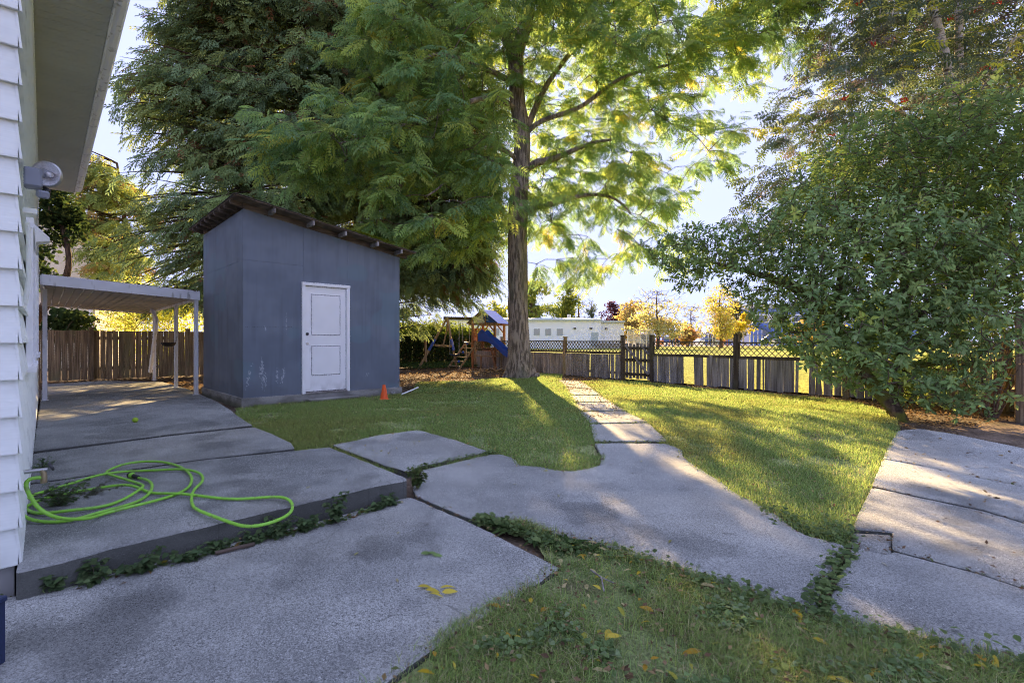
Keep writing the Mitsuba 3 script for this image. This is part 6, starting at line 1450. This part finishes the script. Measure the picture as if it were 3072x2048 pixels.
for (u, wide, lab, ma, mb_) in ((1622, 15, 'low blue and white climbing frame beside the yellow tree', 'm_play_blue', 'm_school_white'), (1530, 22, 'blue playground climbing frame beside the golden tree', 'm_play_blue', 'm_play_orange'), (1660, 16, 'orange and grey climbing frame below the yellow tree', 'm_play_orange', 'm_roofgrey'), (1790, 24, 'blue playground tower at the right beside the tube slide', 'm_play_blue', 'm_school_white'), (1572, 12, 'small white and blue play frame between the two yellow trees', 'm_school_white', 'm_play_blue')):
    k = thing('climbing_frame', lab, 'climbing frame')
    n = 7
    for i in range(n):
        uu = u - wide + 2 * wide * i / (n - 1); h_ = rng.uniform(762, 776)
        obj(k, 'post', MB().tube([G_(uu, 796), G_(uu, h_)], 0.10, 8), ma if i % 2 else mb_)
    obj(k, 'panel', MB().box(G_(u, 780), (wide * g_ * 0.45, 0.08, 0.55)), ma)
    obj(k, 'panel', MB().box(G_(u - wide * 0.6, 786, -0.5), (wide * g_ * 0.28, 0.08, 0.5)), mb_)
    obj(k, 'deck', MB().box(G_(u + wide * 0.3, 777, 0.4), (wide * g_ * 0.55, 0.9, 0.09)), 'm_roofgrey')
    obj(k, 'arch', MB().tube([G_(u - wide * 0.7, 796), G_(u - wide * 0.62, 772), G_(u - wide * 0.3, 764), G_(u, 772), G_(u + wide * 0.1, 796)], 0.09, 6), ma, smooth=60)
bs = thing('chain_link_fence', 'tall grey chain link backstop beyond the gate', 'fence')
yb = 60.0
xb0, xb1 = (1441 - 1176) / 1126 * yb, (1500 - 1176) / 1126 * yb
for i in range(5): obj(bs, 'post', MB().tube([v3(xb0 + (xb1 - xb0) * i / 4, yb, -0.05), v3(xb0 + (xb1 - xb0) * i / 4, yb, 2.45)], 0.04, 6), 'm_steel')
for z in (0.1, 1.3, 2.45): obj(bs, 'rail', MB().tube([v3(xb0, yb, z), v3(xb1, yb, z)], 0.03, 6), 'm_steel')
mb = MB()
for i in range(46):
    for sg in (1, -1):
        x = xb0 + (xb1 - xb0) * i / 46
        x2 = x + sg * 2.35
        if abs(np.clip(x2, xb0, xb1) - x) < 0.05: continue
        mb.tube([v3(x, yb, 0.05), v3(np.clip(x2, xb0, xb1), yb, 0.05 + 2.35 * min(1, abs((np.clip(x2, xb0, xb1) - x) / 2.35)))], 0.012, 3, caps=False)
obj(bs, 'mesh', mb, 'm_steel', kind='stuff')

# background trees
def bg_tree(label, u, top_, hw, Y, palette, probs, n, bare=0.0, size=(0.30, 0.55), seed=0, cone=False, trunk='m_dark_bark', low=0.25):
    t = thing('background_tree', label, 'tree')
    rng = np.random.default_rng(seed)
    s = Y / 1126; x = (u - 1176) * s; H = 1.1 + (784 - top_) * s; W = hw * s
    c, r = limb(t, [(x, Y, -0.1), (x + 0.1, Y, H * 0.3), (x - 0.1, Y, H * 0.6), (x, Y, H * 0.93)], 0.028 * H, 0.006 * H, trunk, sides=7, name='trunk')
    B = []
    for i in range(9):
        f_ = low + (0.97 - low) * (i + 0.5) / 9
        w = W * ((1.05 - f_) ** 0.8 * 1.15 if cone else math.sqrt(max(0.05, 1 - ((f_ - 0.52) / 0.55) ** 2)))
        for _ in range(3): B.append((x + rng.normal(0, 0.35) * w, Y + rng.normal(0, 0.35) * w, H * f_, w * 0.62, w * 0.62, H * 0.085))
    tg = sample_blobs(B, 130, rng, 0.3, 0.3, seed)
    obj(t, 'twig_mass', grow(list(c[3:]), list(r[3:]), tg, rng, 0.018, 0.02, lim=0.12, sides=4), 'm_twig' if trunk != 'm_pale_bark' else trunk, kind='stuff')
    p = sample_blobs(B, n, rng, 0.46, 0.55, seed + 1)
    if bare > 0:                                            # leaves gone from the upper crown
        keep = rng.random(n) > bare * np.clip((p[:, 2] / H - 0.35) * 2.2, 0, 1); p = p[keep]
        tips = sample_blobs(B, 420, rng, 0.25, 0.6, seed + 2)
        obj(t, 'bare_twig_mass', grow(list(c[4:]), list(r[4:]), tips, rng, 0.012, 0.02, lim=0.08, sides=3), 'm_twig', kind='stuff')
    n = len(p)
    k = np.floor(meshkit.fbm(p * 0.5, 2, seed + 3) * 40).astype(int); k -= k.min()
    col = tint(rng, k, palette, probs, 0.3)
    v, f = place(LT * [1, 1.6, 1], LF, p, rng.normal(size=(n, 3)), rng.normal(size=(n, 3)) + UP * 0.4, rng.uniform(*size, n))
    obj(t, 'crown', (v, f), 'm_leaf', color=per_copy(col, LT), kind='stuff')
YG = [(0.20, 0.25, 0.05), (0.27, 0.29, 0.05), (0.14, 0.19, 0.045)]
GO = [(0.48, 0.44, 0.16), (0.52, 0.49, 0.18), (0.36, 0.36, 0.16), (0.50, 0.39, 0.17)]
bg_tree('yellow green leafy tree just right of the big trunk beyond the field', 1222, 640, 52, 92, YG, [.4, .3, .3], 5200, seed=101, low=0.2)
bg_tree('yellow green tree just left of the big trunk behind the play tower', 1142, 690, 34, 90, YG, [.35, .45, .2], 2600, seed=102, low=0.15)
bg_tree('narrow green tree with yellow edges behind the portable classroom', 1304, 654, 36, 95, YG, [.45, .25, .3], 4200, seed=103, low=0.15)
bg_tree('grey green conifer behind the portable classroom', 1360, 682, 34, 115, [(0.085, 0.115, 0.085), (0.11, 0.14, 0.10)], [.5, .5], 3600, seed=104, cone=True, low=0.08)
bg_tree('dark purple leafed tree at the end of the portable classroom', 1412, 693, 34, 120, [(0.085, 0.035, 0.055), (0.06, 0.028, 0.045)], [.5, .5], 3400, seed=105, low=0.12)
bg_tree('large golden tree with a bare twiggy top beyond the gate', 1510, 660, 76, 72, GO, [.35, .25, .3, .1], 6200, bare=0.95, seed=106, low=0.2, size=(0.2, 0.4))
bg_tree('orange tinted tree between the purple tree and the golden tree', 1448, 690, 34, 84, [(0.50, 0.36, 0.15), (0.40, 0.34, 0.16), (0.44, 0.40, 0.14)], [.4, .3, .3], 2800, bare=0.3, seed=107, low=0.15)
bg_tree('thin bare tree between the golden tree and the yellow tree', 1588, 702, 22, 100, GO, [.2, .2, .4, .2], 700, bare=0.9, seed=108, low=0.25)
bg_tree('bright yellow tree with bare upper branches left of the school', 1655, 655, 52, 82, [(0.56, 0.51, 0.10), (0.50, 0.44, 0.12), (0.38, 0.38, 0.11), (0.52, 0.38, 0.14)], [.4, .25, .25, .1], 5200, bare=0.6, seed=109, low=0.18, size=(0.22, 0.42))
bg_tree('slim pale stemmed yellow tree right of the bright yellow tree', 1706, 722, 20, 84, [(0.55, 0.45, 0.05), (0.48, 0.36, 0.06)], [.6, .4], 1500, seed=110, low=0.5, trunk='m_pale_bark')
bg_tree('dark olive tree behind the slim yellow tree', 1692, 690, 26, 110, [(0.14, 0.13, 0.06), (0.10, 0.11, 0.05)], [.5, .5], 2200, seed=111, low=0.15)
bg_tree('orange shrub like tree beyond the gate fence', 1580, 752, 18, 88, [(0.42, 0.22, 0.09), (0.36, 0.24, 0.12)], [.6, .4], 1200, seed=112, low=0.15)
bg_tree('small dark conifer far behind the play tower roof', 1109, 697, 14, 140, [(0.06, 0.09, 0.07), (0.08, 0.10, 0.08)], [.5, .5], 1200, seed=113, cone=True, low=0.05)
bg_tree('bare grey tree behind the narrow green tree', 1330, 668, 26, 125, GO, [.2, .2, .4, .2], 120, bare=0.95, seed=114, low=0.3)
bg_tree('autumn orange tree in front of the school, below the magnolia', 1880, 735, 60, 100, [(0.46, 0.27, 0.08), (0.50, 0.36, 0.10)], [.5, .5], 3600, seed=115, low=0.15)
for (u, w0, hw, Y, sd) in ((1560, 764, 30, 150, 121), (1640, 762, 34, 155, 122), (1480, 766, 26, 150, 123), (1690, 764, 20, 150, 124)):
    s_ = Y / 1126
    X_, Z_, W_ = (u - 1176) * s_, 1.1 + (784 - w0) * s_, hw * s_
    leafy('far_hedge', {1560: 'grey green hedge far behind the golden tree', 1640: 'grey green hedge far behind the yellow tree', 1480: 'hazy hedge far behind the chain link backstop', 1690: 'far hedge left of the school building'}[u], 'hedge',
          [(X_, Y, Z_ * 0.5, W_, 1.5, Z_ * 0.5)], 1500, np.random.default_rng(sd), [(0.16, 0.15, 0.09), (0.12, 0.14, 0.08), (0.22, 0.16, 0.09)], [.4, .4, .2], (0.4, 0.8), seed=sd, gap=0.2)
for s_ in range(-1, 0): pass
print('triangles:', sum(len(meshkit.WRITTEN[d['filename']][1]) for d in scene.values() if d.get('type') == 'ply'), 'walnut', NW, 'cedars', n1, n2, n3, 'magnolia', n4, 'rowan', n5, 'entries', len(scene))
